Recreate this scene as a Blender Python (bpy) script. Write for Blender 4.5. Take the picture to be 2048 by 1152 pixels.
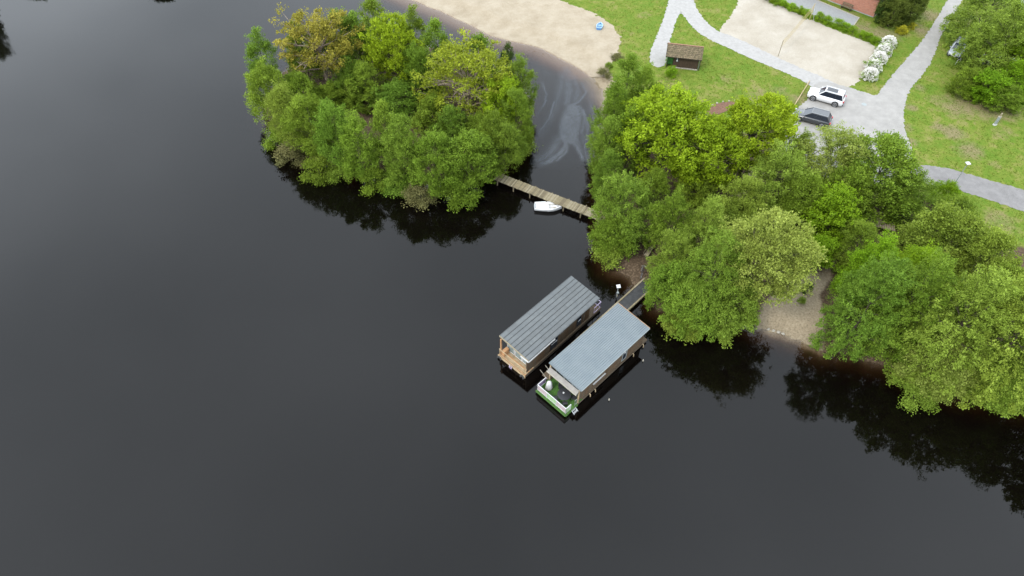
import bpy, bmesh, math, random
import numpy as np
from mathutils import Vector, Matrix, noise as mnoise
from mathutils.geometry import tessellate_polygon

R = math.radians
random.seed(7)
scene = bpy.context.scene
for o in list(bpy.data.objects):
    bpy.data.objects.remove(o)
COL = scene.collection

# ------------------------------------------------------------------ camera
CAM_H, PITCH, FPX = 54.0, 50.5, 1365.0           # drone height (m), degrees below horizon, focal length in photo pixels
cam_d = bpy.data.cameras.new('camera')
cam_d.sensor_fit = 'HORIZONTAL'
cam_d.sensor_width = 36.0
cam_d.lens = 36.0 * FPX / 2048.0
cam_d.clip_end = 3000
cam = bpy.data.objects.new('camera', cam_d)
COL.objects.link(cam)
cam.location = (0, 0, CAM_H)
cam.rotation_euler = (R(90 - PITCH), 0, 0)
scene.camera = cam

# ------------------------------------------------------------------ sky, sun, exposure
SUN_EL, SUN_AZ = 50.0, -128.0                      # azimuth: degrees from +Y towards +X
world = bpy.data.worlds.new('World')
scene.world = world
world.use_nodes = True
wn, wl = world.node_tree.nodes, world.node_tree.links
wn.clear()
w_out = wn.new('ShaderNodeOutputWorld')
w_bg = wn.new('ShaderNodeBackground')
w_bg.inputs['Strength'].default_value = 0.1
sky = wn.new('ShaderNodeTexSky')
sky.sky_type = 'NISHITA'
sky.sun_disc = False
sky.sun_elevation = R(SUN_EL)
sky.sun_rotation = R(SUN_AZ)
sky.dust_density = 2.0
w_tc = wn.new('ShaderNodeTexCoord')
w_sep = wn.new('ShaderNodeSeparateXYZ')
w_add = wn.new('ShaderNodeMath'); w_add.operation = 'ADD'; w_add.inputs[1].default_value = 0.25
w_max = wn.new('ShaderNodeMath'); w_max.operation = 'MAXIMUM'; w_max.inputs[1].default_value = 0.2
w_div = wn.new('ShaderNodeVectorMath'); w_div.operation = 'DIVIDE'
w_map = wn.new('ShaderNodeMapping'); w_map.inputs['Location'].default_value = (9.5, 6.3, 0.0)
w_noise = wn.new('ShaderNodeTexNoise')
w_noise.inputs['Scale'].default_value = 1.5
w_noise.inputs['Detail'].default_value = 4.0
w_noise.inputs['Roughness'].default_value = 0.42
w_ramp = wn.new('ShaderNodeValToRGB')
w_ramp.color_ramp.elements[0].position = 0.30
w_ramp.color_ramp.elements[0].color = (8.3, 9.2, 10.1, 1)
w_ramp.color_ramp.elements[1].position = 0.66
w_ramp.color_ramp.elements[1].color = (13.9, 15.0, 16.2, 1)
w_mix = wn.new('ShaderNodeMixRGB'); w_mix.inputs['Fac'].default_value = 0.93   # nearly closed cloud cover over the blue
wl.new(w_tc.outputs['Generated'], w_sep.inputs[0])
wl.new(w_sep.outputs['Z'], w_add.inputs[0])
wl.new(w_add.outputs[0], w_max.inputs[0])
wl.new(w_tc.outputs['Generated'], w_div.inputs[0])
wl.new(w_max.outputs[0], w_div.inputs[1])
wl.new(w_div.outputs[0], w_map.inputs[0])
wl.new(w_map.outputs[0], w_noise.inputs['Vector'])
wl.new(w_noise.outputs['Fac'], w_ramp.inputs[0])
wl.new(sky.outputs[0], w_mix.inputs[1])
wl.new(w_ramp.outputs[0], w_mix.inputs[2])
wl.new(w_mix.outputs[0], w_bg.inputs[0])
wl.new(w_bg.outputs[0], w_out.inputs[0])

sun_d = bpy.data.lights.new('sun', 'SUN')
sun_d.energy = 1.2
sun_d.angle = R(12)
sun_d.color = (1.0, 0.95, 0.88)
sun = bpy.data.objects.new('sun', sun_d)
COL.objects.link(sun)
sdir = Vector((math.cos(R(SUN_EL)) * math.sin(R(SUN_AZ)), math.cos(R(SUN_EL)) * math.cos(R(SUN_AZ)), math.sin(R(SUN_EL))))
sun.rotation_euler = sdir.to_track_quat('Z', 'Y').to_euler()
sun.location = (0, 0, 80)

scene.view_settings.view_transform = 'Standard'
scene.view_settings.look = 'None'
scene.view_settings.exposure = 1.45
scene.view_settings.gamma = 1.0
scene.view_settings.use_curve_mapping = False
scene.cycles.use_denoising = True
scene.cycles.max_bounces = 8
scene.cycles.diffuse_bounces = 3
scene.cycles.glossy_bounces = 3
scene.cycles.transmission_bounces = 4
scene.cycles.transparent_max_bounces = 12
scene.cycles.volume_bounces = 0

# ------------------------------------------------------------------ photo pixel -> point at a known height
_p = R(PITCH)
_fw = np.array([0, math.cos(_p), -math.sin(_p)]); _up = np.array([0, math.sin(_p), math.cos(_p)])
def G(x, y, z=0.0):
    d = _fw * FPX + np.array([x - 1024.0, 0, 0]) + _up * (576.0 - y)
    t = (z - CAM_H) / d[2]
    return Vector((d[0] * t, d[1] * t, z))
def ppm(p):                                        # photo pixels per metre at a point
    v = np.array(p) - np.array([0, 0, CAM_H])
    return FPX / float(v @ _fw)
LZ = 0.6                                           # level of the land above the water

# ------------------------------------------------------------------ materials
def new_mat(name):
    m = bpy.data.materials.new(name)
    m.use_nodes = True
    nt = m.node_tree
    return m, nt, nt.nodes['Principled BSDF']
def mat(name, c1, c2=None, scale=3.0, rough=0.7, metal=0.0, bump=0.0, bscale=None, detail=5.0, spec=0.4, stretch=None, ramp=(0.35, 0.65)):
    m, nt, b = new_mat(name)
    b.inputs['Roughness'].default_value = rough
    b.inputs['Metallic'].default_value = metal
    b.inputs['Specular IOR Level'].default_value = spec
    b.inputs['Base Color'].default_value = (*c1, 1)
    if c2 is not None or bump:
        tc = nt.nodes.new('ShaderNodeTexCoord')
        vec = tc.outputs['Object']
        if stretch:
            mp = nt.nodes.new('ShaderNodeMapping'); mp.inputs['Scale'].default_value = stretch
            nt.links.new(vec, mp.inputs[0]); vec = mp.outputs[0]
    if c2 is not None:
        n = nt.nodes.new('ShaderNodeTexNoise'); n.inputs['Scale'].default_value = scale; n.inputs['Detail'].default_value = detail
        n.inputs['Roughness'].default_value = 0.65
        r = nt.nodes.new('ShaderNodeValToRGB')
        r.color_ramp.elements[0].position, r.color_ramp.elements[1].position = ramp
        r.color_ramp.elements[0].color = (*c1, 1); r.color_ramp.elements[1].color = (*c2, 1)
        nt.links.new(vec, n.inputs['Vector']); nt.links.new(n.outputs['Fac'], r.inputs[0])
        nt.links.new(r.outputs[0], b.inputs['Base Color'])
    if bump:
        n2 = nt.nodes.new('ShaderNodeTexNoise'); n2.inputs['Scale'].default_value = bscale or scale * 4; n2.inputs['Detail'].default_value = 4
        bp = nt.nodes.new('ShaderNodeBump'); bp.inputs['Strength'].default_value = bump; bp.inputs['Distance'].default_value = 0.05
        nt.links.new(vec, n2.inputs['Vector']); nt.links.new(n2.outputs['Fac'], bp.inputs['Height']); nt.links.new(bp.outputs[0], b.inputs['Normal'])
    return m
def leaf_mat(name, dark, light, trans=0.35, var=0.25, spec=0.08):
    """leaf colour varies leaf by leaf, clump by clump (attribute tone) and tree by tree"""
    m, nt, b = new_mat(name)
    N, L = nt.nodes.new, nt.links.new
    geo = N('ShaderNodeNewGeometry'); at = N('ShaderNodeAttribute'); at.attribute_name = 'tone'
    oi = N('ShaderNodeObjectInfo')
    mx = N('ShaderNodeMath'); mx.operation = 'MULTIPLY_ADD'; mx.inputs[1].default_value = 0.45
    L(geo.outputs['Random Per Island'], mx.inputs[0])
    m2 = N('ShaderNodeMath'); m2.operation = 'MULTIPLY'; m2.inputs[1].default_value = 0.55
    L(at.outputs['Fac'], m2.inputs[0]); L(m2.outputs[0], mx.inputs[2])
    r = N('ShaderNodeValToRGB')
    r.color_ramp.elements[0].color = (*dark, 1); r.color_ramp.elements[1].color = (*light, 1)
    L(mx.outputs[0], r.inputs[0])
    hs = N('ShaderNodeHueSaturation')
    hv = N('ShaderNodeMapRange'); hv.inputs[3].default_value = 0.486; hv.inputs[4].default_value = 0.503
    L(oi.outputs['Random'], hv.inputs[0]); L(hv.outputs[0], hs.inputs['Hue'])
    vv = N('ShaderNodeMapRange'); vv.inputs[3].default_value = 1 - var; vv.inputs[4].default_value = 1 + var
    fr = N('ShaderNodeMath'); fr.operation = 'FRACT'; m7 = N('ShaderNodeMath'); m7.operation = 'MULTIPLY'; m7.inputs[1].default_value = 7.31
    L(oi.outputs['Random'], m7.inputs[0]); L(m7.outputs[0], fr.inputs[0]); L(fr.outputs[0], vv.inputs[0]); L(vv.outputs[0], hs.inputs['Value'])
    L(r.outputs[0], hs.inputs['Color'])
    L(hs.outputs[0], b.inputs['Base Color'])
    b.inputs['Roughness'].default_value = 0.5
    b.inputs['Specular IOR Level'].default_value = spec
    tr = N('ShaderNodeBsdfTranslucent'); L(hs.outputs[0], tr.inputs['Color'])
    ms = N('ShaderNodeMixShader'); ms.inputs[0].default_value = trans
    L(b.outputs[0], ms.inputs[1]); L(tr.outputs[0], ms.inputs[2])
    L(ms.outputs[0], nt.nodes['Material Output'].inputs['Surface'])
    return m

M = {}
M['bark'] = mat('bark', (.026, .019, .013), (.06, .046, .033), 6, .9, bump=.5)
M['bark_pale'] = mat('bark_pale', (.11, .082, .055), (.24, .195, .145), 5, .9, bump=.4)
M['wood_grey'] = mat('wood_grey', (.085, .068, .037), (.2, .168, .10), 3.5, .85, bump=.3, stretch=(1, 5, 5))
M['wood_grey_b'] = mat('wood_grey_b', (.055, .043, .024), (.135, .11, .066), 4, .85, bump=.3, stretch=(1, 5, 5))
M['wood_grey_c'] = mat('wood_grey_c', (.13, .108, .068), (.25, .215, .145), 4, .85, bump=.3, stretch=(1, 5, 5))
M['wood_dark'] = mat('wood_dark', (.025, .019, .014), (.055, .042, .028), 5, .85, bump=.3)
M['wood_brown'] = mat('wood_brown', (.045, .026, .012), (.095, .056, .027), 2.2, .75, bump=.25, stretch=(6, 6, 1))
M['wood_brown_b'] = mat('wood_brown_b', (.045, .031, .018), (.09, .064, .038), 2.2, .8, bump=.25, stretch=(6, 6, 1))
M['wood_pale'] = mat('wood_pale', (.22, .16, .09), (.32, .245, .15), 3, .7, bump=.15)
M['wood_orange'] = mat('wood_orange', (.24, .12, .05), (.34, .19, .09), 3, .7)
M['white'] = mat('white', (.33, .33, .325), (.41, .41, .405), 4, .4)
M['white_gel'] = mat('white_gel', (.42, .42, .42), (.5, .5, .495), 3, .25, spec=.5)
M['lilac'] = mat('lilac', (.30, .235, .37), (.4, .34, .44), 4, .45)
M['black'] = mat('black', (.016, .016, .018), None, 1, .5)
M['rubber'] = mat('rubber', (.02, .02, .02), (.035, .035, .034), 8, .85)
M['glass_dark'] = mat('glass_dark', (.012, .016, .024), None, 1, .06, spec=.6)
M['glass_pale'] = mat('glass_pale', (.10, .13, .13), (.2, .23, .22), 1.5, .08, spec=.6)
M['steel'] = mat('steel', (.42, .43, .44), None, 1, .35, metal=.8)
M['grey_paint'] = mat('grey_paint', (.16, .18, .18), (.2, .22, .22), 4, .5)
M['green_panel'] = mat('green_panel', (.05, .18, .04), (.08, .25, .06), 3, .6)
M['turf'] = mat('turf', (.026, .072, .010), (.05, .125, .018), 6, .9, bump=.6, bscale=60)
M['roof_felt'] = mat('roof_felt', (.056, .062, .065), (.078, .085, .087), 1.3, .75, bump=.2, bscale=40, ramp=(.25, .75))
M['roof_felt_b'] = mat('roof_felt_b', (.060, .066, .069), (.084, .091, .092), 1.6, .75, bump=.2, bscale=40, ramp=(.25, .75))
M['roof_felt_c'] = mat('roof_felt_c', (.053, .058, .060), (.074, .080, .081), 1.1, .75, bump=.2, bscale=40, ramp=(.25, .75))
M['seam'] = mat('seam', (.016, .018, .018), (.03, .031, .031), 4, .8)
M['roof_metal'] = mat('roof_metal', (.104, .126, .138), (.126, .147, .157), 0.8, .42, metal=.15, spec=.5)
M['awning'] = mat('awning', (.12, .11, .10), (.16, .15, .135), 3, .8)
M['walk_felt'] = mat('walk_felt', (.018, .019, .02), (.036, .036, .037), 2.5, .9, bump=.2, bscale=50)
M['brick'] = None

# ------------------------------------------------------------------ mesh helpers
def empty(name, loc, rz=0.0, label=None, cat=None, group=None):
    o = bpy.data.objects.new(name, None)
    COL.objects.link(o)
    o.empty_display_size = 0.2
    o.location = loc
    o.rotation_euler = (0, 0, rz)
    if label: o['label'] = label
    if cat: o['category'] = cat
    if group: o['group'] = group
    return o
def tag(o, label=None, cat=None, group=None, kind=None):
    if label: o['label'] = label
    if cat: o['category'] = cat
    if group: o['group'] = group
    if kind: o['kind'] = kind
    return o
class MB:
    def __init__(self): self.v, self.f = [], []
    def add(self, vs, fs):
        k = len(self.v)
        self.v += [tuple(p) for p in vs]
        self.f += [tuple(i + k for i in f) for f in fs]
        return self
    def box(self, c, s, rz=0.0, m=None):
        hx, hy, hz = s[0] / 2, s[1] / 2, s[2] / 2
        vs = [Vector((x, y, z)) for z in (-hz, hz) for x, y in ((-hx, -hy), (hx, -hy), (hx, hy), (-hx, hy))]
        mt = m if m is not None else Matrix.Rotation(rz, 3, 'Z')
        return self.add([(mt @ p) + Vector(c) for p in vs], [(3, 2, 1, 0), (4, 5, 6, 7), (0, 1, 5, 4), (1, 2, 6, 5), (2, 3, 7, 6), (3, 0, 4, 7)])
    def b2(self, x0, x1, y0, y1, z0, z1):
        return self.box(((x0 + x1) / 2, (y0 + y1) / 2, (z0 + z1) / 2), (abs(x1 - x0), abs(y1 - y0), abs(z1 - z0)))
    def bar(self, a, b, w, h=None, roll=0.0):
        a, b = Vector(a), Vector(b)
        d = b - a
        q = d.to_track_quat('X', 'Z')
        return self.box((a + b) / 2, (d.length, w, h or w), m=q.to_matrix())
    def tube(self, pts, radii, n=8, cap=True):
        pts = [Vector(p) for p in pts]
        k = len(self.v); rings = []
        for i, p in enumerate(pts):
            d = (pts[min(i + 1, len(pts) - 1)] - pts[max(i - 1, 0)])
            q = d.to_track_quat('Z', 'X') if d.length > 1e-6 else Vector((0, 0, 1)).to_track_quat('Z', 'X')
            r = radii[i] if hasattr(radii, '__len__') else radii
            for j in range(n):
                a = 2 * math.pi * j / n
                self.v.append(tuple(p + q @ Vector((math.cos(a) * r, math.sin(a) * r, 0))))
        for i in range(len(pts) - 1):
            for j in range(n):
                self.f.append((k + i * n + j, k + i * n + (j + 1) % n, k + (i + 1) * n + (j + 1) % n, k + (i + 1) * n + j))
        if cap:
            self.f.append(tuple(k + j for j in reversed(range(n))))
            self.f.append(tuple(k + (len(pts) - 1) * n + j for j in range(n)))
        return self
    def loft(self, rings, cap=True, close=True):
        k = len(self.v); n = len(rings[0])
        for r in rings: self.v += [tuple(p) for p in r]
        m = n if close else n - 1
        for i in range(len(rings) - 1):
            for j in range(m):
                self.f.append((k + i * n + j, k + i * n + (j + 1) % n, k + (i + 1) * n + (j + 1) % n, k + (i + 1) * n + j))
        if cap:
            self.f.append(tuple(k + j for j in reversed(range(n))))
            self.f.append(tuple(k + (len(rings) - 1) * n + j for j in range(n)))
        return self
    def mesh(self, name):
        me = bpy.data.meshes.new(name)
        me.from_pydata(self.v, [], self.f)
        me.update()
        return me
    def build(self, name, material, parent=None, smooth=False, bevel=0.0):
        me = self.mesh(name)
        if bevel:
            bm = bmesh.new(); bm.from_mesh(me)
            bmesh.ops.remove_doubles(bm, verts=bm.verts, dist=1e-5)
            es = [e for e in bm.edges if len(e.link_faces) == 2 and e.calc_face_angle(0) > 0.5]
            bmesh.ops.bevel(bm, geom=es, offset=bevel, segments=2, affect='EDGES', profile=0.5)
            bm.to_mesh(me); bm.free()
        me.materials.append(material)
        if smooth:
            me.polygons.foreach_set('use_smooth', [True] * len(me.polygons))
        o = bpy.data.objects.new(name, me)
        COL.objects.link(o)
        o.parent = parent
        return o
def piece(name, me, parent, loc=(0, 0, 0), rot=(0, 0, 0), scale=(1, 1, 1)):
    o = bpy.data.objects.new(name, me)
    COL.objects.link(o)
    o.parent = parent
    o.location, o.rotation_euler, o.scale = loc, rot, scale
    return o
def np_mesh(name, verts, faces_quads, attrs=None):
    me = bpy.data.meshes.new(name)
    nv, nf = len(verts), len(faces_quads)
    k = faces_quads.shape[1]
    me.vertices.add(nv); me.vertices.foreach_set('co', np.asarray(verts, np.float32).ravel())
    me.loops.add(nf * k); me.loops.foreach_set('vertex_index', faces_quads.astype(np.int32).ravel())
    me.polygons.add(nf)
    me.polygons.foreach_set('loop_start', np.arange(0, nf * k, k, dtype=np.int32))
    for an, av in (attrs or {}).items():
        a = me.attributes.new(an, 'FLOAT', 'POINT'); a.data.foreach_set('value', np.asarray(av, np.float32))
    me.update(calc_edges=True)
    me.validate()
    return me
def inpoly(px, py, poly):
    inside = np.zeros(px.shape, bool)
    n = len(poly)
    for i in range(n):
        x1, y1 = poly[i][0], poly[i][1]; x2, y2 = poly[(i + 1) % n][0], poly[(i + 1) % n][1]
        c = ((y1 > py) != (y2 > py)) & (px < (x2 - x1) * (py - y1) / ((y2 - y1) if y2 != y1 else 1e-9) + x1)
        inside ^= c
    return inside
def polydist(px, py, poly, closed=True):
    d = np.full(px.shape, 1e9)
    n = len(poly)
    for i in range(n if closed else n - 1):
        ax, ay = poly[i][0], poly[i][1]; bx, by = poly[(i + 1) % n][0], poly[(i + 1) % n][1]
        l2 = (bx - ax) ** 2 + (by - ay) ** 2 + 1e-9
        t = np.clip(((px - ax) * (bx - ax) + (py - ay) * (by - ay)) / l2, 0, 1)
        d = np.minimum(d, np.hypot(px - ax - t * (bx - ax), py - ay - t * (by - ay)))
    return d
def sdist(px, py, poly):
    d = polydist(px, py, poly)
    return np.where(inpoly(px, py, poly), d, -d)
def ragged(poly, step=0.3, amp=0.12, freq=1.3, seed=0.0, smooth=2):
    """closed outline, rounded and roughened"""
    P = [Vector((p[0], p[1], 0)) for p in poly]
    for _ in range(smooth):
        Q = []
        for i in range(len(P)):
            a, b = P[i], P[(i + 1) % len(P)]
            Q += [a * .75 + b * .25, a * .25 + b * .75]
        P = Q
    out = []
    for i in range(len(P)):
        a, b = P[i], P[(i + 1) % len(P)]
        n = max(1, int((b - a).length / step))
        t = (b - a).normalized() if (b - a).length > 1e-6 else Vector((1, 0, 0))
        nn = Vector((-t.y, t.x, 0))
        for k in range(n):
            p = a.lerp(b, k / n)
            w = mnoise.fractal(Vector((p.x * freq, p.y * freq, seed)), 0.8, 2.0, 4)
            out.append(p + nn * amp * w * 1.6)
    return out
def sheet(name, poly, z, material, amp=.12, freq=1.3, seed=0., smooth=2, step=.3, parent=None):
    pts = [Vector((p.x, p.y, z)) for p in ragged(poly, step, amp, freq, seed, smooth)]
    tris = tessellate_polygon([pts])
    me = bpy.data.meshes.new(name)
    fs = []
    for t in tris:
        a, b, c = (pts[i] for i in t)
        fs.append(tuple(t) if (b - a).cross(c - a).z > 0 else (t[0], t[2], t[1]))
    me.from_pydata([tuple(p) for p in pts], [], fs)
    me.materials.append(material)
    o = bpy.data.objects.new(name, me)
    COL.objects.link(o); o.parent = parent
    if parent is None: o['kind'] = 'structure'
    return o
def PX(lst, z=LZ): return [G(x, y, z) for x, y in lst]

# ------------------------------------------------------------------ terrain: banks, island and lake bed in one sheet
SHORE = [(-420, -150), (-160, 20), (-90, -20), (80, -70), (330, -72), (520, -72), (690, -50), (770, -22), (830, 2), (880, 22), (930, 45), (985, 72), (1040, 86), (1075, 93), (1110, 111),
         (1150, 131), (1185, 156), (1205, 182), (1207, 220), (1205, 280), (1202, 330), (1200, 380), (1206, 430), (1200, 480), (1212, 530), (1240, 547),
         (1258, 556), (1275, 585), (1310, 615), (1360, 638), (1430, 645), (1490, 645), (1520, 655), (1560, 668), (1600, 684), (1640, 700), (1700, 716),
         (1760, 728), (1810, 752), (1860, 778), (1930, 796), (2000, 806), (2080, 822), (2200, 856), (2500, 960)]
lake = [(p.x, p.y) for p in PX(SHORE, 0)] + [(150, -60), (120, -160), (-160, -190), (-230, 20)]
ISL = [(533, 238), (572, 290), (632, 322), (720, 352), (840, 370), (930, 364), (1000, 340), (1046, 292), (1058, 225), (1052, 172), (1010, 140), (940, 112), (860, 92),
       (770, 84), (680, 90), (600, 116), (548, 160), (524, 200)]
island = [(p.x, p.y) for p in ragged([(p.x, p.y) for p in PX(ISL, 0)], 1.0, .5, .5, 3.0, 1)]
beach_line = [(p.x, p.y) for p in PX([(690, -45), (770, -22), (830, 2), (880, 22), (930, 45), (985, 72), (1040, 86), (1075, 93), (1110, 111), (1150, 131), (1185, 156), (1203, 180)], 0)]
cove_line = [(p.x, p.y) for p in PX([(1510, 652), (1560, 668), (1600, 684), (1640, 700)], 0)]

def smooth(t): t = np.clip(t, 0, 1); return t * t * (3 - 2 * t)
_rng = np.random.default_rng(5)
def vnoise(x, y, s, seed):
    rs = np.random.default_rng(seed); g = rs.random((64, 64))
    u, v = x / s, y / s
    i, j = np.floor(u).astype(int), np.floor(v).astype(int)
    fu, fv = smooth(u - i), smooth(v - j)
    a, b, c, d = g[i % 64, j % 64], g[(i + 1) % 64, j % 64], g[i % 64, (j + 1) % 64], g[(i + 1) % 64, (j + 1) % 64]
    return (a * (1 - fu) + b * fu) * (1 - fv) + (c * (1 - fu) + d * fu) * fv
def height(x, y):
    sl = sdist(x, y, lake)                          # > 0 in the water
    wob = (vnoise(x, y, 1.1, 1) - .5) * .5 + (vnoise(x, y, .45, 2) - .5) * .25
    db = polydist(x, y, beach_line, False); dc = polydist(x, y, cove_line, False)
    gentle = smooth(1 - np.minimum(np.maximum(db - 1.0, 0) / 5.0, 1))
    cove = smooth(1 - dc / 4.0)
    s = sl + wob * (1 - .55 * gentle)
    land = np.minimum(-s / (1.6 + 6.5 * gentle + 2.5 * cove), 1.0)
    zl = .02 + (LZ - .02) * smooth(land)
    slope = .55 * (1 - gentle) + .115 * gentle
    slope = slope * (1 - .5 * cove)
    zw = -.02 - np.minimum(s * slope, 2.4)
    z = np.where(s < 0, zl, zw)
    si = sdist(x, y, island) + wob
    zi = np.where(si > 0, .03 + .5 * smooth(si / 2.5), -.02 + np.maximum(si * .6, -2.4))
    z = np.where(si > -4, np.maximum(z, zi), z)
    return z
def axis(a, b, st, far):
    c = list(np.arange(a, b + 1e-6, st)); g = st
    lo, hi = [a], [b]
    while lo[-1] > -far:
        g *= 1.25; lo.append(lo[-1] - g)
    g = st
    while hi[-1] < far:
        g *= 1.25; hi.append(hi[-1] + g)
    return np.array(lo[:0:-1] + c + hi[1:])
ax_x, ax_y = axis(-46, 82, .42, 900), axis(18, 118, .42, 900)
gx, gy = np.meshgrid(ax_x, ax_y)
gz = height(gx, gy)
def world_poly(px, z=LZ): return [(p.x, p.y) for p in PX(px, z)]
SOIL = world_poly([(1206, 240), (1240, 240), (1330, 300), (1400, 285), (1500, 265), (1600, 285), (1660, 345), (1760, 385), (1850, 385), (1900, 420), (1960, 470), (2060, 500), (2300, 600), (2400, 950),
                   (1990, 812), (1800, 770), (1640, 705), (1500, 655), (1300, 620), (1205, 540)])
SANDP = world_poly([(1512, 655), (1524, 610), (1556, 575), (1590, 560), (1622, 530), (1672, 512), (1660, 560), (1640, 590), (1650, 640), (1650, 705), (1570, 672)])
SANDQ = world_poly([(1440, 420), (1470, 370), (1500, 335), (1540, 345), (1500, 385), (1470, 425)])
fx, fy = gx.ravel(), gy.ravel()
a_soil = np.maximum(smooth(sdist(fx, fy, SOIL) / 2.5 + .5), smooth(sdist(fx, fy, island) / 1.5 + .8))
a_sand = np.maximum(smooth(sdist(fx, fy, SANDP) / 1.6 + .5), .8 * smooth(sdist(fx, fy, SANDQ) / 1.6 + .5))
a_sand = np.maximum(a_sand, .9 * (gz.ravel() < .22) * smooth(1 - polydist(fx, fy, beach_line, False) / 14))
a_dry = np.zeros_like(fx)
for (x, y, r, s) in [(1975, 205, 5.0, .95), (1915, 215, 4.0, .7), (1905, 265, 1.8, 1.0), (1880, 255, 1.4, .8), (1860, 30, 2.6, .9), (1848, 62, 2.2, .8), (1520, 190, 3, .55), (1450, 160, 3, .45), (1600, 200, 2.2, .7),
                     (1720, 60, 3.2, .9), (1770, 70, 3, .9), (1690, 25, 3, .6), (1560, 180, 2, .6), (1250, 60, 3, .4), (1290, 30, 2, .5), (1940, 300, 2.6, .75), (1990, 330, 1.8, .45), (1870, 200, 2.4, .5),
                     (2010, 270, 3, .5), (2000, 440, 3, .6), (1225, 110, 1.8, .8), (1822, 215, 1.2, .8), (1815, 255, 1.2, .8), (1838, 175, 1.2, .8), (1825, 285, 1.2, .8), (1480, 200, 2, .4), (1335, 160, 1.5, .5)]:
    c = G(x, y, LZ)
    a_dry = np.maximum(a_dry, s * np.exp(-((fx - c.x) ** 2 + (fy - c.y) ** 2) / (r * r)))
ny_, nx_ = gx.shape
idx = np.arange(nx_ * ny_).reshape(ny_, nx_)
quads = np.stack([idx[:-1, :-1], idx[:-1, 1:], idx[1:, 1:], idx[1:, :-1]], -1).reshape(-1, 4)
me = np_mesh('ground', np.stack([fx, fy, gz.ravel()], -1), quads, {'soil': a_soil, 'sand': a_sand, 'dry': a_dry})
me.polygons.foreach_set('use_smooth', [True] * len(me.polygons))
def ground_mat():
    m, nt, b = new_mat('ground')
    N, L = nt.nodes.new, nt.links.new
    tc = N('ShaderNodeTexCoord')
    def noise(scale, det=5, rough=.6):
        n = N('ShaderNodeTexNoise'); n.inputs['Scale'].default_value = scale; n.inputs['Detail'].default_value = det; n.inputs['Roughness'].default_value = rough
        L(tc.outputs['Object'], n.inputs['Vector']); return n.outputs['Fac']
    def ramp(fac, stops):
        r = N('ShaderNodeValToRGB')
        while len(r.color_ramp.elements) < len(stops): r.color_ramp.elements.new(.5)
        for e, (p, c) in zip(r.color_ramp.elements, stops): e.position = p; e.color = (*c, 1)
        L(fac, r.inputs[0]); return r.outputs[0]
    def mixc(fac, a, c):
        x = N('ShaderNodeMixRGB'); L(fac, x.inputs[0]); L(a, x.inputs[1]); L(c, x.inputs[2]); return x.outputs[0]
    def math_(op, a, c):
        x = N('ShaderNodeMath'); x.operation = op; x.use_clamp = False
        for i, s in enumerate((a, c)):
            if isinstance(s, (int, float)): x.inputs[i].default_value = s
            else: L(s, x.inputs[i])
        return x.outputs[0]
    def masked(attr, nz, amt, lo, hi):
        a = N('ShaderNodeAttribute'); a.attribute_name = attr
        s = math_('ADD', a.outputs['Fac'], math_('MULTIPLY', math_('SUBTRACT', nz, .5), amt))
        mr = N('ShaderNodeMapRange'); mr.inputs[1].default_value = lo; mr.inputs[2].default_value = hi
        L(s, mr.inputs[0]); return mr.outputs[0]
    n_big, n_mid, n_fine, n_vf = noise(.16, 3), noise(.9, 5), noise(5, 6, .7), noise(22, 4, .7)
    vary = N('ShaderNodeMapRange'); vary.inputs[1].default_value = .40; vary.inputs[2].default_value = .60; L(math_('ADD', math_('MULTIPLY', n_big, .35), math_('MULTIPLY', n_mid, .65)), vary.inputs[0])
    grass = mixc(vary.outputs[0], ramp(n_fine, [(.3, (.036, .070, .007)), (.5, (.062, .106, .010)), (.7, (.092, .138, .017))]),
                 ramp(n_fine, [(.3, (.055, .075, .010)), (.5, (.10, .122, .018)), (.7, (.15, .155, .036))]))
    patch = N('ShaderNodeMapRange'); patch.inputs[1].default_value = .53; patch.inputs[2].default_value = .66
    L(math_('ADD', math_('MULTIPLY', n_big, .45), math_('MULTIPLY', n_mid, .55)), patch.inputs[0])
    straw = ramp(n_vf, [(.3, (.09, .09, .026)), (.7, (.19, .17, .07))])
    g1 = mixc(math_('MULTIPLY', patch.outputs[0], .75), grass, straw)
    dirt = ramp(n_fine, [(.3, (.07, .055, .032)), (.5, (.13, .105, .058)), (.75, (.21, .17, .11))])
    g2 = mixc(math_('MULTIPLY', masked('dry', n_mid, .9, .35, .8), .8), g1, dirt)
    soil = ramp(n_fine, [(.3, (.022, .016, .010)), (.5, (.055, .038, .024)), (.72, (.12, .088, .058))])
    g3 = mixc(masked('soil', n_mid, .8, .35, .65), g2, soil)
    sand = ramp(n_fine, [(.3, (.10, .078, .05)), (.5, (.185, .15, .102)), (.75, (.265, .222, .16))])
    g4 = mixc(masked('sand', n_mid, .5, .35, .65), g3, sand)
    # below the waterline the bed is brown peaty mud
    geo = N('ShaderNodeNewGeometry'); sp = N('ShaderNodeSeparateXYZ'); L(geo.outputs['Position'], sp.inputs[0])
    mr = N('ShaderNodeMapRange'); mr.inputs[1].default_value = .04; mr.inputs[2].default_value = -.35; L(sp.outputs['Z'], mr.inputs[0])
    mud = ramp(n_mid, [(.3, (.045, .036, .025)), (.7, (.09, .072, .05))])
    g5 = mixc(mr.outputs[0], g4, mud)
    L(g5, b.inputs['Base Color'])
    b.inputs['Roughness'].default_value = .95; b.inputs['Specular IOR Level'].default_value = .1
    bp = N('ShaderNodeBump'); bp.inputs['Strength'].default_value = .35; bp.inputs['Distance'].default_value = .05
    L(math_('ADD', n_fine, math_('MULTIPLY', n_vf, .6)), bp.inputs['Height']); L(bp.outputs[0], b.inputs['Normal'])
    return m
me.materials.append(ground_mat())
ground = bpy.data.objects.new('ground', me); COL.objects.link(ground); ground['kind'] = 'structure'

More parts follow.
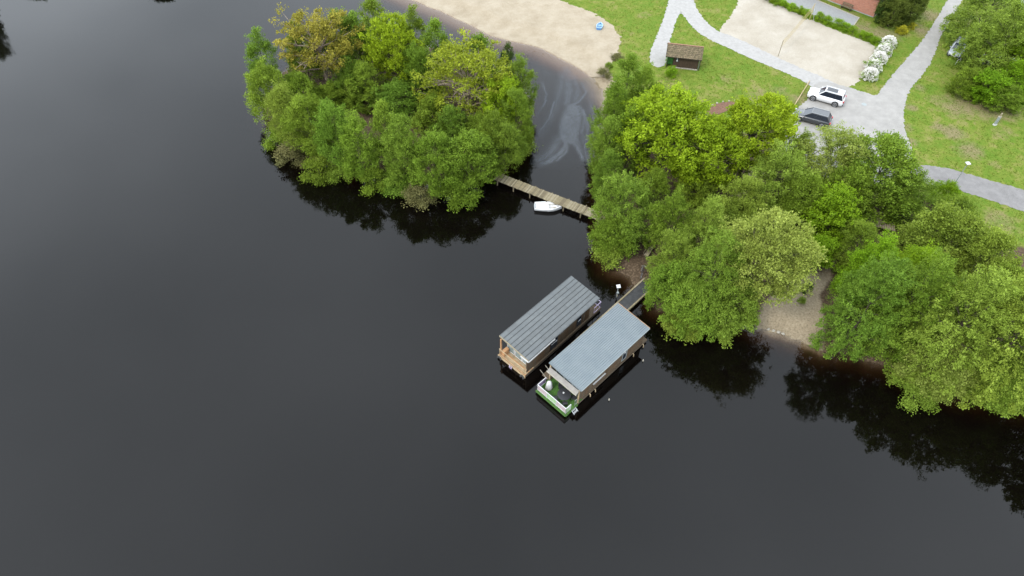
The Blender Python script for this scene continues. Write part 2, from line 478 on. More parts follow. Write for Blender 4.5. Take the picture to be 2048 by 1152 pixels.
# ------------------------------------------------------------------ water: clear over the shallows, dark peaty brown where it is deep
def water_mat():
    m = bpy.data.materials.new('lake_water'); m.use_nodes = True
    nt = m.node_tree; nt.nodes.clear(); N, L = nt.nodes.new, nt.links.new
    out = N('ShaderNodeOutputMaterial')
    fr = N('ShaderNodeFresnel'); fr.inputs['IOR'].default_value = 1.34
    at = N('ShaderNodeAttribute'); at.attribute_name = 'depth'
    chan = []
    for k in (1.75, 2.3, 2.8):                        # absorption per metre of depth, red green blue
        mu = N('ShaderNodeMath'); mu.operation = 'MULTIPLY'; mu.inputs[1].default_value = -k; L(at.outputs['Fac'], mu.inputs[0])
        ex = N('ShaderNodeMath'); ex.operation = 'EXPONENT'; L(mu.outputs[0], ex.inputs[0]); chan.append(ex.outputs[0])
    cc = N('ShaderNodeCombineColor')
    for i_, c_ in enumerate(chan): L(c_, cc.inputs[i_])
    tr = N('ShaderNodeBsdfTransparent'); L(cc.outputs[0], tr.inputs[0])
    body = N('ShaderNodeMixRGB'); body.inputs[1].default_value = (.0014, .0010, .0008, 1); body.inputs[2].default_value = (0, 0, 0, 1); L(chan[0], body.inputs[0])
    df = N('ShaderNodeBsdfDiffuse'); L(body.outputs[0], df.inputs[0])
    ad = N('ShaderNodeAddShader'); L(tr.outputs[0], ad.inputs[0]); L(df.outputs[0], ad.inputs[1])
    gl = N('ShaderNodeBsdfGlossy'); gl.inputs['Roughness'].default_value = .02
    tc = N('ShaderNodeTexCoord')
    mp = N('ShaderNodeMapping'); mp.inputs['Scale'].default_value = (1, 1.25, 1); mp.inputs['Rotation'].default_value = (0, 0, .5)
    n1 = N('ShaderNodeTexNoise'); n1.inputs['Scale'].default_value = 2.0; n1.inputs['Detail'].default_value = 2
    bp = N('ShaderNodeBump'); bp.inputs['Strength'].default_value = .03; bp.inputs['Distance'].default_value = .05
    L(tc.outputs['Object'], mp.inputs[0]); L(mp.outputs[0], n1.inputs['Vector']); L(n1.outputs['Fac'], bp.inputs['Height'])
    n3 = N('ShaderNodeTexNoise'); n3.inputs['Scale'].default_value = .035; n3.inputs['Detail'].default_value = 3; L(mp.outputs[0], n3.inputs['Vector'])
    rg = N('ShaderNodeMapRange'); rg.inputs[1].default_value = .42; rg.inputs[2].default_value = .68; rg.inputs[3].default_value = .015; rg.inputs[4].default_value = .07
    L(n3.outputs['Fac'], rg.inputs[0]); L(rg.outputs[0], gl.inputs['Roughness'])
    L(bp.outputs[0], gl.inputs['Normal'])
    mx = N('ShaderNodeMixShader'); L(fr.outputs[0], mx.inputs[0]); L(ad.outputs[0], mx.inputs[1]); L(gl.outputs[0], mx.inputs[2])
    L(mx.outputs[0], out.inputs['Surface'])
    return m
wet = gz < .12
wcell = wet[:-1, :-1] | wet[:-1, 1:] | wet[1:, 1:] | wet[1:, :-1]
wq = quads.reshape(ny_ - 1, nx_ - 1, 4)[wcell]
used, inv = np.unique(wq, return_inverse=True)
wme = np_mesh('lake_water', np.stack([fx, fy, np.zeros_like(fx)], -1)[used], inv.reshape(-1, 4), {'depth': np.maximum(-gz.ravel(), 0)[used]})
wme.polygons.foreach_set('use_smooth', [True] * len(wme.polygons))
wme.materials.append(water_mat())
water = bpy.data.objects.new('lake_water', wme); COL.objects.link(water); water['kind'] = 'structure'

# ------------------------------------------------------------------ beach sand sheet following the slope
BEACH = world_poly([(690, -75), (760, -45), (815, -8), (870, 26), (930, 55), (985, 83), (1040, 97), (1075, 104), (1110, 122), (1150, 144), (1182, 168), (1198, 180), (1206, 158), (1222, 132), (1238, 105), (1243, 78),
                    (1228, 58), (1205, 40), (1170, 22), (1130, 8), (1095, -8), (1040, -30), (960, -60), (850, -90)], .3)
def sand_mat(name, c0, c1, c2, tint_scale=.5, wet=False):
    m, nt, b = new_mat(name)
    N, L = nt.nodes.new, nt.links.new
    tc = N('ShaderNodeTexCoord')
    n = N('ShaderNodeTexNoise'); n.inputs['Scale'].default_value = tint_scale; n.inputs['Detail'].default_value = 7; n.inputs['Roughness'].default_value = .62
    n2 = N('ShaderNodeTexNoise'); n2.inputs['Scale'].default_value = 7; n2.inputs['Detail'].default_value = 5; n2.inputs['Roughness'].default_value = .7
    L(tc.outputs['Object'], n.inputs['Vector']); L(tc.outputs['Object'], n2.inputs['Vector'])
    a = N('ShaderNodeMath'); a.operation = 'MULTIPLY_ADD'; a.inputs[1].default_value = .45
    h = N('ShaderNodeMath'); h.operation = 'MULTIPLY'; h.inputs[1].default_value = .55
    L(n2.outputs['Fac'], a.inputs[0]); L(n.outputs['Fac'], h.inputs[0]); L(h.outputs[0], a.inputs[2])
    r = N('ShaderNodeValToRGB'); r.color_ramp.elements.new(.5)
    for e, (p, c) in zip(r.color_ramp.elements, ((.34, c0), (.5, c1), (.66, c2))): e.position = p; e.color = (*c, 1)
    L(a.outputs[0], r.inputs[0])
    src = r.outputs[0]
    if wet:                                         # damp and stained towards and below the waterline
        geo = N('ShaderNodeNewGeometry'); sp = N('ShaderNodeSeparateXYZ'); L(geo.outputs['Position'], sp.inputs[0])
        ad = N('ShaderNodeMath'); ad.operation = 'MULTIPLY_ADD'; ad.inputs[1].default_value = .10; L(n.outputs['Fac'], ad.inputs[0]); L(sp.outputs['Z'], ad.inputs[2])
        mr = N('ShaderNodeMapRange'); mr.inputs[1].default_value = .125; mr.inputs[2].default_value = .02; L(ad.outputs[0], mr.inputs[0])
        x = N('ShaderNodeMixRGB'); x.inputs[2].default_value = (.15, .112, .085, 1); L(mr.outputs[0], x.inputs[0]); L(src, x.inputs[1]); src = x.outputs[0]
    L(src, b.inputs['Base Color'])
    b.inputs['Roughness'].default_value = .95; b.inputs['Specular IOR Level'].default_value = .15
    vo = N('ShaderNodeTexVoronoi'); vo.inputs['Scale'].default_value = 1.7; vo.feature = 'SMOOTH_F1'; L(tc.outputs['Object'], vo.inputs['Vector'])   # trodden hollows
    hs_ = N('ShaderNodeMath'); hs_.operation = 'MULTIPLY_ADD'; hs_.inputs[1].default_value = 1.4; L(vo.outputs['Distance'], hs_.inputs[0]); L(n2.outputs['Fac'], hs_.inputs[2])
    bp = N('ShaderNodeBump'); bp.inputs['Strength'].default_value = .6; bp.inputs['Distance'].default_value = .07
    L(hs_.outputs[0], bp.inputs['Height']); L(bp.outputs[0], b.inputs['Normal'])
    return m
M['beach'] = sand_mat('beach', (.172, .140, .098), (.222, .187, .137), (.262, .228, .176), .45, True)
M['court'] = sand_mat('court', (.20, .176, .138), (.245, .22, .18), (.29, .268, .23), .3)
st = .17
bx = np.arange(-42, 16, st); by = np.arange(82, 124, st)
X, Y = np.meshgrid(bx, by)
Xw = X + (vnoise(X, Y, .6, 8) - .5) * .7; Yw = Y + (vnoise(X, Y, .6, 9) - .5) * .7
inside = inpoly(Xw, Yw, BEACH)
# lower limit: also run on under the shallow water
Z = height(X, Y)
inside |= (polydist(Xw, Yw, beach_line, False) < 7.0) & (Z < .1) & (Z > -.85)
cell = inside[:-1, :-1] & inside[:-1, 1:] & inside[1:, 1:] & inside[1:, :-1]
idn = np.arange(X.size).reshape(X.shape)
q = np.stack([idn[:-1, :-1], idn[:-1, 1:], idn[1:, 1:], idn[1:, :-1]], -1)[cell]
used, inv = np.unique(q, return_inverse=True)
lump = (vnoise(X, Y, .9, 11) - .5) * .05 + (vnoise(X, Y, .35, 12) - .5) * .035
V = np.stack([X.ravel(), Y.ravel(), (Z + .03 + np.where(Z > 0, lump + .02, 0)).ravel()], -1)[used]
bme = np_mesh('beach', V, inv.reshape(-1, 4))
bme.polygons.foreach_set('use_smooth', [True] * len(bme.polygons)); bme.materials.append(M['beach'])
beach = bpy.data.objects.new('beach', bme); COL.objects.link(beach); beach['kind'] = 'structure'

# ------------------------------------------------------------------ roads, paths, court
M['gravel'] = mat('gravel', (.195, .189, .18), (.24, .233, .224), 2.5, .95, bump=.2, bscale=25)
M['tarmac'] = mat('tarmac', (.166, .159, .149), (.222, .213, .20), .9, .92, bump=.35, bscale=30, detail=8, ramp=(.3, .7))
M['tarmac_path'] = mat('tarmac_path', (.105, .10, .098), (.15, .144, .142), 1.2, .92, bump=.35, bscale=30, detail=8, ramp=(.3, .7))
M['paving'] = mat('paving', (.135, .142, .142), (.195, .198, .195), 7, .9, bump=.4, bscale=30)
M['kerb'] = mat('kerb', (.2, .185, .155), (.26, .24, .2), 5, .9)
M['mulch'] = mat('mulch', (.06, .03, .018), (.15, .08, .05), 9, .95, bump=.9, bscale=30)
P_PATH = [(1345, -30), (1330, 30), (1312, 75), (1300, 105), (1299, 125), (1308, 134), (1329, 135), (1333, 110), (1341, 78), (1350, 47), (1361, 22), (1377, 45), (1392, 61), (1412, 76), (1450, 93),
          (1500, 117), (1560, 141), (1612, 164), (1640, 190), (1712, 190), (1655, 158), (1600, 136), (1540, 108), (1470, 74), (1438, 64), (1418, 50), (1402, 32), (1391, 12), (1380, -30)]
P_COURT = [(1468, -40), (1479, 0), (1463, 30), (1446, 50), (1437, 65), (1470, 80), (1540, 114), (1600, 142), (1655, 165), (1688, 174), (1712, 171), (1724, 150), (1742, 120), (1756, 98), (1750, 90), (1700, 72), (1640, 47), (1580, 22), (1535, -2), (1500, -30)]
P_ROAD = [(1912, -30), (1872, 40), (1842, 85), (1802, 130), (1767, 172), (1754, 193), (1738, 187), (1718, 182), (1700, 175), (1640, 160), (1622, 178), (1616, 200), (1596, 214), (1570, 250), (1570, 330), (1690, 370), (1780, 372), (1812, 345),
          (1824, 315), (1824, 294), (1812, 270), (1806, 240), (1808, 215), (1815, 190), (1826, 170), (1845, 150), (1862, 125), (1874, 95), (1882, 70), (1902, 40), (1942, -30)]
P_WALK = [(1790, 330), (1882, 332), (1950, 352), (2048, 380), (2150, 412), (2150, 452), (2048, 424), (1960, 394), (1890, 372), (1790, 366)]
sheet('sand_court', world_poly(P_COURT), LZ + .012, M['court'], .2, 1.8, 2., step=.15)
sheet('gravel_path', world_poly(P_PATH), LZ + .022, M['gravel'], .12, 2.6, 4., step=.15)
sheet('road', world_poly(P_ROAD), LZ + .030, M['tarmac'], .13, 2.3, 6., smooth=1, step=.15)
sheet('footpath', world_poly(P_WALK), LZ + .018, M['tarmac_path'], .10, 2.2, 8., smooth=1, step=.15)
P_PAVE = [(1535, -25), (1567, 0), (1602, 20), (1645, 38), (1690, 53), (1704, 56), (1718, 36), (1680, 20), (1632, 0), (1590, -18)]
pv = world_poly(P_PAVE)
sheet('paved_area', pv, LZ + .012, M['paving'], .02, 1, 1., smooth=0)
kb = MB()
for a, b in ((5, 6), (6, 8), (8, 9)):
    p, q_ = pv[a], pv[b]
    d = Vector((q_[0] - p[0], q_[1] - p[1], 0)).normalized() * .06
    kb.bar((p[0] - d.x * .9, p[1] - d.y * .9, LZ + .03), (q_[0] - d.x, q_[1] - d.y, LZ + .03), .13, .12)
ko = kb.build('kerb', M['kerb']); ko['kind'] = 'structure'
P_MULCH = [(1412, 226), (1420, 212), (1445, 204), (1478, 202), (1500, 206), (1498, 214), (1470, 218), (1448, 224), (1430, 234)]
sheet('mulch_bed', world_poly(P_MULCH), LZ + .03, M['mulch'], .15, 1.2, 3.)
NOGRASS = [world_poly(p) for p in (P_PATH, P_COURT, P_ROAD, P_WALK, P_PAVE, P_MULCH)] + [SOIL, SANDP]

# pale film of pollen drifting in the channel
def film():
    FP = world_poly([(1050, 100), (1100, 108), (1150, 132), (1185, 158), (1203, 186), (1204, 260), (1196, 352), (1165, 330), (1135, 345), (1085, 340), (1058, 330), (1066, 250), (1070, 170)], 0)
    st = .13
    xs = [p[0] for p in FP]; ys = [p[1] for p in FP]
    X, Y = np.meshgrid(np.arange(min(xs), max(xs), st), np.arange(min(ys), max(ys), st))
    sd = sdist(X, Y, FP)
    keep = sd > 0
    cell = keep[:-1, :-1] & keep[:-1, 1:] & keep[1:, 1:] & keep[1:, :-1]
    idn = np.arange(X.size).reshape(X.shape)
    q = np.stack([idn[:-1, :-1], idn[:-1, 1:], idn[1:, 1:], idn[1:, :-1]], -1)[cell]
    used, inv = np.unique(q, return_inverse=True)
    def Q(x, y): return G(780 + x / 3.389, y / 3.389, 0)
    body = [Q(*p) for p in [(1200, 715), (1168, 780), (1148, 850), (1148, 930), (1190, 985), (1230, 975), (1268, 1005), (1300, 1065), (1306, 1030), (1276, 930), (1292, 850), (1302, 780), (1282, 720), (1240, 695)]]
    bd = sdist(X, Y, [(p.x, p.y) for p in body])
    blob = .46 * smooth(bd / .9 + .5)
    for w, s_, pts in [(.28, .55, [(1190, 990), (1150, 1040), (1080, 1092), (1000, 1128), (960, 1115)]), (.45, .35, [(1145, 940), (1100, 1020), (1040, 1070), (970, 1095)]), (.10, .45, [(1060, 680), (1010, 760), (975, 810)]),
                       (.10, .5, [(1112, 690), (1080, 800), (1030, 870), (980, 935)]), (.35, .22, [(1180, 480), (1150, 620), (1120, 740), (1060, 850), (990, 940)]), (.5, .28, [(1200, 470), (1215, 600), (1200, 700)]),
                       (.12, .45, [(1300, 560), (1330, 625), (1282, 690), (1240, 710)]), (.4, .25, [(1250, 520), (1275, 620), (1258, 690)]), (.12, .45, [(1310, 745), (1342, 850), (1332, 930), (1320, 1000), (1342, 1110)]),
                       (.22, .35, [(1282, 720), (1322, 800), (1300, 900), (1312, 965)]), (.16, .6, [(1268, 1000), (1300, 1062), (1322, 1150)]), (.10, .4, [(1360, 700), (1385, 820), (1370, 950), (1355, 1060)]), (.09, .4, [(1030, 560), (1060, 640), (1040, 720)]),
                       (.12, .5, [(1150, 860), (1160, 930), (1200, 990), (1196, 1030), (1130, 1090)]), (.6, .18, [(1330, 560), (1370, 640), (1380, 760)])]:
        dd = polydist(X, Y, [(Q(*p).x, Q(*p).y) for p in pts], False)
        blob = np.maximum(blob, s_ * np.exp(-(dd / (w * 1.45)) ** 2))
    fade = np.clip(sd / 1.3, 0, 1)
    V = np.stack([X.ravel(), Y.ravel(), np.full(X.size, .004)], -1)[used]
    me = np_mesh('pollen_film', V, inv.reshape(-1, 4), {'fade': fade.ravel()[used], 'blob': blob.ravel()[used]})
    m = bpy.data.materials.new('pollen_film'); m.use_nodes = True
    nt = m.node_tree; nt.nodes.clear(); N, L = nt.nodes.new, nt.links.new
    out = N('ShaderNodeOutputMaterial'); tr = N('ShaderNodeBsdfTransparent'); df = N('ShaderNodeBsdfDiffuse'); df.inputs[0].default_value = (.15, .165, .185, 1)
    tc = N('ShaderNodeTexCoord')
    wn1 = N('ShaderNodeTexNoise'); wn1.inputs['Scale'].default_value = .28; wn1.inputs['Detail'].default_value = 2
    mp = N('ShaderNodeMapping'); mp.inputs['Scale'].default_value = (1.0, .5, 1)
    mixv = N('ShaderNodeVectorMath'); mixv.operation = 'MULTIPLY_ADD'; mixv.inputs[1].default_value = (7, 7, 0)
    L(tc.outputs['Object'], mp.inputs[0]); L(tc.outputs['Object'], wn1.inputs['Vector'])
    L(wn1.outputs['Color'], mixv.inputs[0]); L(mp.outputs[0], mixv.inputs[2])
    n2 = N('ShaderNodeTexNoise'); n2.inputs['Scale'].default_value = .75; n2.inputs['Detail'].default_value = 7; n2.inputs['Roughness'].default_value = .55; n2.inputs['Distortion'].default_value = 1.6
    L(mixv.outputs[0], n2.inputs['Vector'])
    r = N('ShaderNodeValToRGB')
    stops = [(.0, 0.0), (.40, .05), (.47, .30), (.50, .85), (.53, .35), (.60, .22), (.64, .7), (.68, .2), (1, .1)]
    while len(r.color_ramp.elements) < len(stops): r.color_ramp.elements.new(.5)
    for e, (p, v) in zip(r.color_ramp.elements, stops): e.position = p; e.color = (v, v, v, 1)
    L(n2.outputs['Fac'], r.inputs[0])
    af = N('ShaderNodeAttribute'); af.attribute_name = 'fade'; ab = N('ShaderNodeAttribute'); ab.attribute_name = 'blob'
    m1 = N('ShaderNodeMath'); m1.operation = 'MULTIPLY_ADD'; m1.inputs[1].default_value = .35; m1.inputs[2].default_value = .62
    L(r.outputs[0], m1.inputs[0])
    ma = N('ShaderNodeMath'); ma.operation = 'MULTIPLY_ADD'; ma.inputs[2].default_value = .0; L(m1.outputs[0], ma.inputs[0]); L(ab.outputs['Fac'], ma.inputs[1])
    mb = N('ShaderNodeMath'); mb.operation = 'MULTIPLY_ADD'; mb.inputs[1].default_value = .07; L(r.outputs[0], mb.inputs[0]); L(ma.outputs[0], mb.inputs[2])
    m2 = N('ShaderNodeMath'); m2.operation = 'MULTIPLY'; L(mb.outputs[0], m2.inputs[0]); L(af.outputs['Fac'], m2.inputs[1])
    m3 = N('ShaderNodeMath'); m3.operation = 'MULTIPLY'; m3.use_clamp = True; m3.inputs[1].default_value = .8; L(m2.outputs[0], m3.inputs[0])
    mx = N('ShaderNodeMixShader'); L(m3.outputs[0], mx.inputs[0]); L(tr.outputs[0], mx.inputs[1]); L(df.outputs[0], mx.inputs[2])
    L(mx.outputs[0], out.inputs['Surface'])
    me.materials.append(m)
    o = bpy.data.objects.new('pollen_film', me); COL.objects.link(o)
    tag(o, 'pale swirling film of pollen on the channel between island and bank', 'pollen film', kind='stuff')
film()

# short grass tufts that roughen the lawns
def grass():
    rs = np.random.default_rng(21)
    n = 60000
    lx = rs.uniform(2, 84, n); ly = rs.uniform(50, 112, n)
    ok = height(lx, ly) > LZ - .12
    ok &= np.hypot(lx, ly) < 140
    for p in NOGRASS: ok &= ~inpoly(lx, ly, p)
    ok &= ~inpoly(lx, ly, BEACH)
    den = .35 + .65 * vnoise(lx, ly, 1.6, 31) * (.4 + vnoise(lx, ly, .5, 32))
    ok &= rs.random(n) < den
    x, y = lx[ok], ly[ok]; n = len(x)
    k = 3
    base = np.repeat(np.stack([x, y, np.full(n, LZ)], -1), k, 0)
    a = rs.uniform(0, 2 * np.pi, n * k); h = rs.uniform(.05, .13, n * k); w = rs.uniform(.02, .05, n * k)
    lean = rs.normal(0, .05, (n * k, 2)); off = rs.normal(0, .05, (n * k, 2))
    b = base.copy(); b[:, :2] += off
    v0 = b + np.stack([np.cos(a) * w, np.sin(a) * w, np.zeros(n * k)], -1); v1 = b - np.stack([np.cos(a) * w, np.sin(a) * w, np.zeros(n * k)], -1)
    v2 = b + np.stack([lean[:, 0], lean[:, 1], h], -1)
    V = np.stack([v0, v1, v2], 1).reshape(-1, 3)
    tone = np.repeat(np.clip(vnoise(b[:, 0], b[:, 1], 2.2, 33) * .8 + rs.normal(.1, .15, n * k), 0, 1), 3)
    me = np_mesh('grass', V, np.arange(n * k * 3).reshape(-1, 3), {'tone': tone})
    me.materials.append(leaf_mat('grass_blades', (.078, .118, .011), (.14, .178, .028), .35, 0.0, .05))
    o = bpy.data.objects.new('grass', me); COL.objects.link(o)
    tag(o, 'short mown grass covering the lawns', 'grass', kind='stuff')
grass()

# ------------------------------------------------------------------ trees
LM = {
    'birch':   leaf_mat('leaf_birch', (.055, .100, .007), (.190, .285, .030), .34, .12),
    'alder':   leaf_mat('leaf_alder', (.056, .108, .009), (.180, .285, .034), .34, .10),
    'olive':   leaf_mat('leaf_olive', (.078, .128, .010), (.235, .330, .048), .36, .10),
    'pale':    leaf_mat('leaf_pale', (.100, .145, .016), (.285, .355, .075), .38, .08),
    'oak':     leaf_mat('leaf_oak', (.095, .165, .005), (.295, .425, .022), .42, .07),
    'lime':    leaf_mat('leaf_lime', (.065, .140, .005), (.200, .345, .016), .40, .08),
    'autumn':  leaf_mat('leaf_autumn', (.105, .105, .013), (.34, .30, .045), .40, .05),
    'yellowg': leaf_mat('leaf_yellow_green', (.105, .135, .008), (.30, .345, .028), .40, .06),
    'thuja':   leaf_mat('leaf_thuja', (.032, .052, .008), (.112, .145, .024), .18, .12),
    'dark':    leaf_mat('leaf_dark', (.026, .050, .010), (.075, .125, .022), .28, .12),
    'hedge':   leaf_mat('leaf_hedge', (.065, .130, .006), (.22, .36, .018), .36, .12),
    'golden':  leaf_mat('leaf_golden', (.14, .15, .01), (.42, .40, .03), .35, .08),
    'dry':     leaf_mat('leaf_dry', (.06, .066, .022), (.17, .16, .06), .3, .15),
    'petal':   leaf_mat('petal_white', (.5, .49, .45), (.68, .67, .63), .2, .04),
}
def envelope(kind, t):
    t = np.clip(t, 0, 1)
    if kind == 'birch': return np.clip(1.18 * np.sin(np.pi * t ** .62) ** .75 * (1 - .28 * t), .0, 1.0)
    if kind == 'oak': return np.clip(np.sin(np.pi * np.clip(t * .82 + .13, 0, 1)) ** .55, 0, 1)
    if kind == 'willow': return np.clip(np.sqrt(np.clip(1 - (t - .32) ** 2 / .47, 0, 1)), 0, 1)
    if kind == 'thuja': return np.clip(np.sin(np.pi * np.clip(t * .93 + .05, 0, 1)) ** .5, 0, 1)
    return np.clip(np.sqrt(np.clip(1 - (t - .25) ** 2 / .5625, 0, 1)), 0, 1)   # shrub
def leaf_quads(P, D, size, rs, tone, aspect=.55, upbias=.35):
    """rhombic leaves at P, long axis near D, facing somewhat up"""
    n = len(P)
    d = D + rs.normal(0, .65, (n, 3)); d /= np.linalg.norm(d, axis=1, keepdims=True) + 1e-9
    nn = rs.normal(0, 1, (n, 3)); nn[:, 2] = np.abs(nn[:, 2]) + upbias
    s = np.cross(d, nn); s /= np.linalg.norm(s, axis=1, keepdims=True) + 1e-9
    L = (size * rs.uniform(.65, 1.35, n))[:, None]; W = L * aspect
    V = np.stack([P - d * L * .5, P + s * W * .5 - d * L * .08, P + d * L * .5, P - s * W * .5 - d * L * .08], 1).reshape(-1, 3)
    return V, np.repeat(tone, 4)
def make_tree(kind, seed, H, W, zb=.12, nlimb=16, nclump=240, twigs=7, lpt=13, leaf=.17, crad=.55, bare=0, trunk_r=.12, gap=.0, lean=.0, open_=0.0, lobes=0):
    rs = np.random.default_rng(seed); rnd = random.Random(seed)
    Rm = W / 2
    # --- wood
    tb = MB()
    top = .80 * H if kind in ('birch', 'thuja') else .55 * H
    tp = [Vector((0, 0, -.25))]
    for i in range(1, 8):
        f = i / 7
        tp.append(Vector((math.sin(f * 3 + seed) * .10 * H * .12 + lean * f * H * .1, math.cos(f * 2.3 + seed * 2) * .10 * H * .12, f * top)))
    tb.tube(tp, [trunk_r * (1 - .72 * i / 7) * (1.35 if i == 0 else 1) for i in range(8)], 8)
    def on_trunk(z):
        f = max(0, min(1, z / top)) * 7; i = min(6, int(f)); return tp[i].lerp(tp[i + 1], f - i) if i else tp[1] * (f) + Vector((0, 0, 0)) * (1 - f)
    ends, dirs = [], []
    lob = rs.uniform(.8, 1.12, 40)
    for k in range(nlimb):
        a = k * 2.39996 + rs.uniform(-.3, .3)
        t = (k + .5) / nlimb
        z_end = (zb + (1 - zb) * (.12 + .86 * t)) * H
        r = Rm * envelope(kind, (z_end / H - zb) / (1 - zb)) * rs.uniform(.75, .98)
        e = Vector((math.cos(a) * r, math.sin(a) * r, z_end + (rs.uniform(-.3, .3))))
        rise = .42 if kind != 'birch' else .75
        z0 = max(.12 * H, min(top * .98, z_end - r * rise - rs.uniform(0, .06) * H))
        s = on_trunk(z0)
        mid = s.lerp(e, .5) + Vector((rnd.uniform(-.25, .25), rnd.uniform(-.25, .25), .10 * r + rnd.uniform(-.2, .2)))
        q1 = s.lerp(mid, .5) + Vector((rnd.uniform(-.12, .12), rnd.uniform(-.12, .12), .05 * r)); q2 = mid.lerp(e, .5) + Vector((rnd.uniform(-.2, .2), rnd.uniform(-.2, .2), rnd.uniform(-.05, .15)))
        r0 = trunk_r * (.5 if kind == 'oak' else .33) * (1.0 - .45 * z0 / H)
        tb.tube([s, q1, mid, q2, e], [r0, r0 * .85, r0 * .62, r0 * .4, r0 * .14], 5, False)
        for j in range(4 if kind == 'oak' else 2):
            b0 = mid.lerp(e, rnd.uniform(0, .7)) if j % 2 else q1.lerp(q2, rnd.uniform(.3, .9))
            dv = (e - s).normalized() * rnd.uniform(.5, 1.0) * r * .45 + Vector((rnd.uniform(-1, 1), rnd.uniform(-1, 1), rnd.uniform(-.2, .8))) * .3 * r
            tb.tube([b0, b0 + dv * .5 + Vector((0, 0, .05)), b0 + dv], [r0 * .42, r0 * .28, r0 * .08], 4, False)
            ends.append(tuple(b0 + dv)); dirs.append(tuple(dv.normalized()))
        ends.append(tuple(e)); dirs.append(tuple((e - mid).normalized()))
    bare_pts = []
    for k in range(bare):                            # dead limbs reaching out of the crown
        a = -math.pi / 2 + (k - bare / 2) * .55 + rnd.uniform(-.3, .3)
        z0 = H * rnd.uniform(.28, .5); s = on_trunk(z0); ln = Rm * rnd.uniform(.75, 1.05)
        dv = Vector((math.cos(a), math.sin(a), rnd.uniform(-.05, .45))) * ln
        m1 = s + dv * .45 + Vector((rnd.uniform(-.3, .3), 0, .3)); e = s + dv
        rr = trunk_r * .42
        tb.tube([s, m1, m1.lerp(e, .5) + Vector((rnd.uniform(-.2, .2), 0, .12)), e], [rr, rr * .75, rr * .5, rr * .12], 5, False)
        for j in range(4):
            b0 = m1.lerp(e, rnd.uniform(0, .8)); d2 = dv.normalized() * rnd.uniform(.3, .8) + Vector((rnd.uniform(-.7, .7), rnd.uniform(-.4, .4), rnd.uniform(-.1, .9)))
            tb.tube([b0, b0 + d2 * .5 + Vector((0, 0, .08)), b0 + d2], [rr * .4, rr * .26, rr * .08], 4, False)
        bare_pts.append(e)
    # --- foliage: clumps > twigs > leaves
    C = [np.array(e) for e in ends]; DD = [np.array(d) for d in dirs]
    ncl = nclump - len(C)
    k = 0
    K = lobes or max(6, int(nclump / (8 if kind == 'birch' else 10)))
    LC, LR, LT = [], [], []
    while len(LC) < K:                               # the crown is a crowd of lobes with deep gaps between them
        t = rs.random(); a = rs.uniform(0, 2 * np.pi); ev = float(envelope(kind, t))
        if rs.random() > ev + .08: continue
        wob = 1 + .16 * math.sin(2 * a + seed) + .12 * math.sin(5 * a - seed * 2 + 6 * t)
        rl = Rm * (rs.uniform(.24, .42) if kind != 'birch' else rs.uniform(.20, .34))
        rr = max(0.0, Rm * ev * wob - rl * .75) * (1 if rs.random() < .85 else rs.uniform(.3, .8))
        c = np.array([math.cos(a) * rr, math.sin(a) * rr, min((zb + (1 - zb) * t) * H, H - rl * .8)])
        if LC and min(np.linalg.norm((c - q_) * np.array([1, 1, .8])) - .55 * (rl + r_) for q_, r_ in zip(LC, LR)) < 0 and rs.random() < .75: continue
        LC.append(c); LR.append(rl); LT.append(np.clip(rs.normal(.5, .22), 0, 1))
    LC, LR, LT = np.array(LC), np.array(LR), np.array(LT)
    wl_ = LR ** 2 / (LR ** 2).sum()
    ztop = LC[:, 2].max()
    tones = [float(np.clip(rs.normal(.45, .2), 0, 1)) for _ in C]
    while k < ncl:
        if rs.random() < .84:
            li_ = rs.choice(K, p=wl_); d = rs.normal(0, 1, 3); d /= np.linalg.norm(d)
            out = LC[li_].copy(); out[2] = (out[2] - H * .35) * .6; out /= np.linalg.norm(out) + 1e-6
            d = d + out * .55 + np.array([0, 0, .25]); d /= np.linalg.norm(d)
            p = LC[li_] + d * LR[li_] * rs.uniform(.7, 1.0) * (np.array([1, 1, 1.35]) if kind in ('birch', 'willow') else np.array([1, 1, .85]))
            tn_ = LT[li_]
        else:
            t = rs.random(); a = rs.uniform(0, 2 * np.pi); ev = float(envelope(kind, t))
            if rs.random() > ev + .12: continue
            rr = Rm * ev * rs.uniform(.2, .82)
            p = np.array([math.cos(a) * rr, math.sin(a) * rr, (zb + (1 - zb) * t) * H]); tn_ = .35
        if gap and mnoise.noise(Vector((p[0] * .55 + seed, p[1] * .55, p[2] * .55))) < gap - .5: k += .25; continue
        a = math.atan2(p[1], p[0]); t = (p[2] / H - zb) / (1 - zb)
        out = np.array([math.cos(a), math.sin(a), 0.0])
        if kind == 'birch': d = out * .55 + np.array([0, 0, .85])
        elif kind == 'willow': d = out * .6 + np.array([0, 0, -.35 if t < .6 else .3])
        elif kind == 'thuja': d = out * .5 + np.array([0, 0, .8])
        else: d = out * (.6) + np.array([0, 0, .55 * (t - .15) + .25])
        C.append(p); DD.append(d / np.linalg.norm(d)); tones.append(tn_); k += 1
    C = np.array(C); DD = np.array(DD); nC = len(C)
    tone_c = np.clip(np.array(tones) + rs.normal(0, .14, nC), 0, 1)
    rc = crad * rs.uniform(.65, 1.3, nC)
    # twigs
    ti = np.repeat(np.arange(nC), twigs); nT = len(ti)
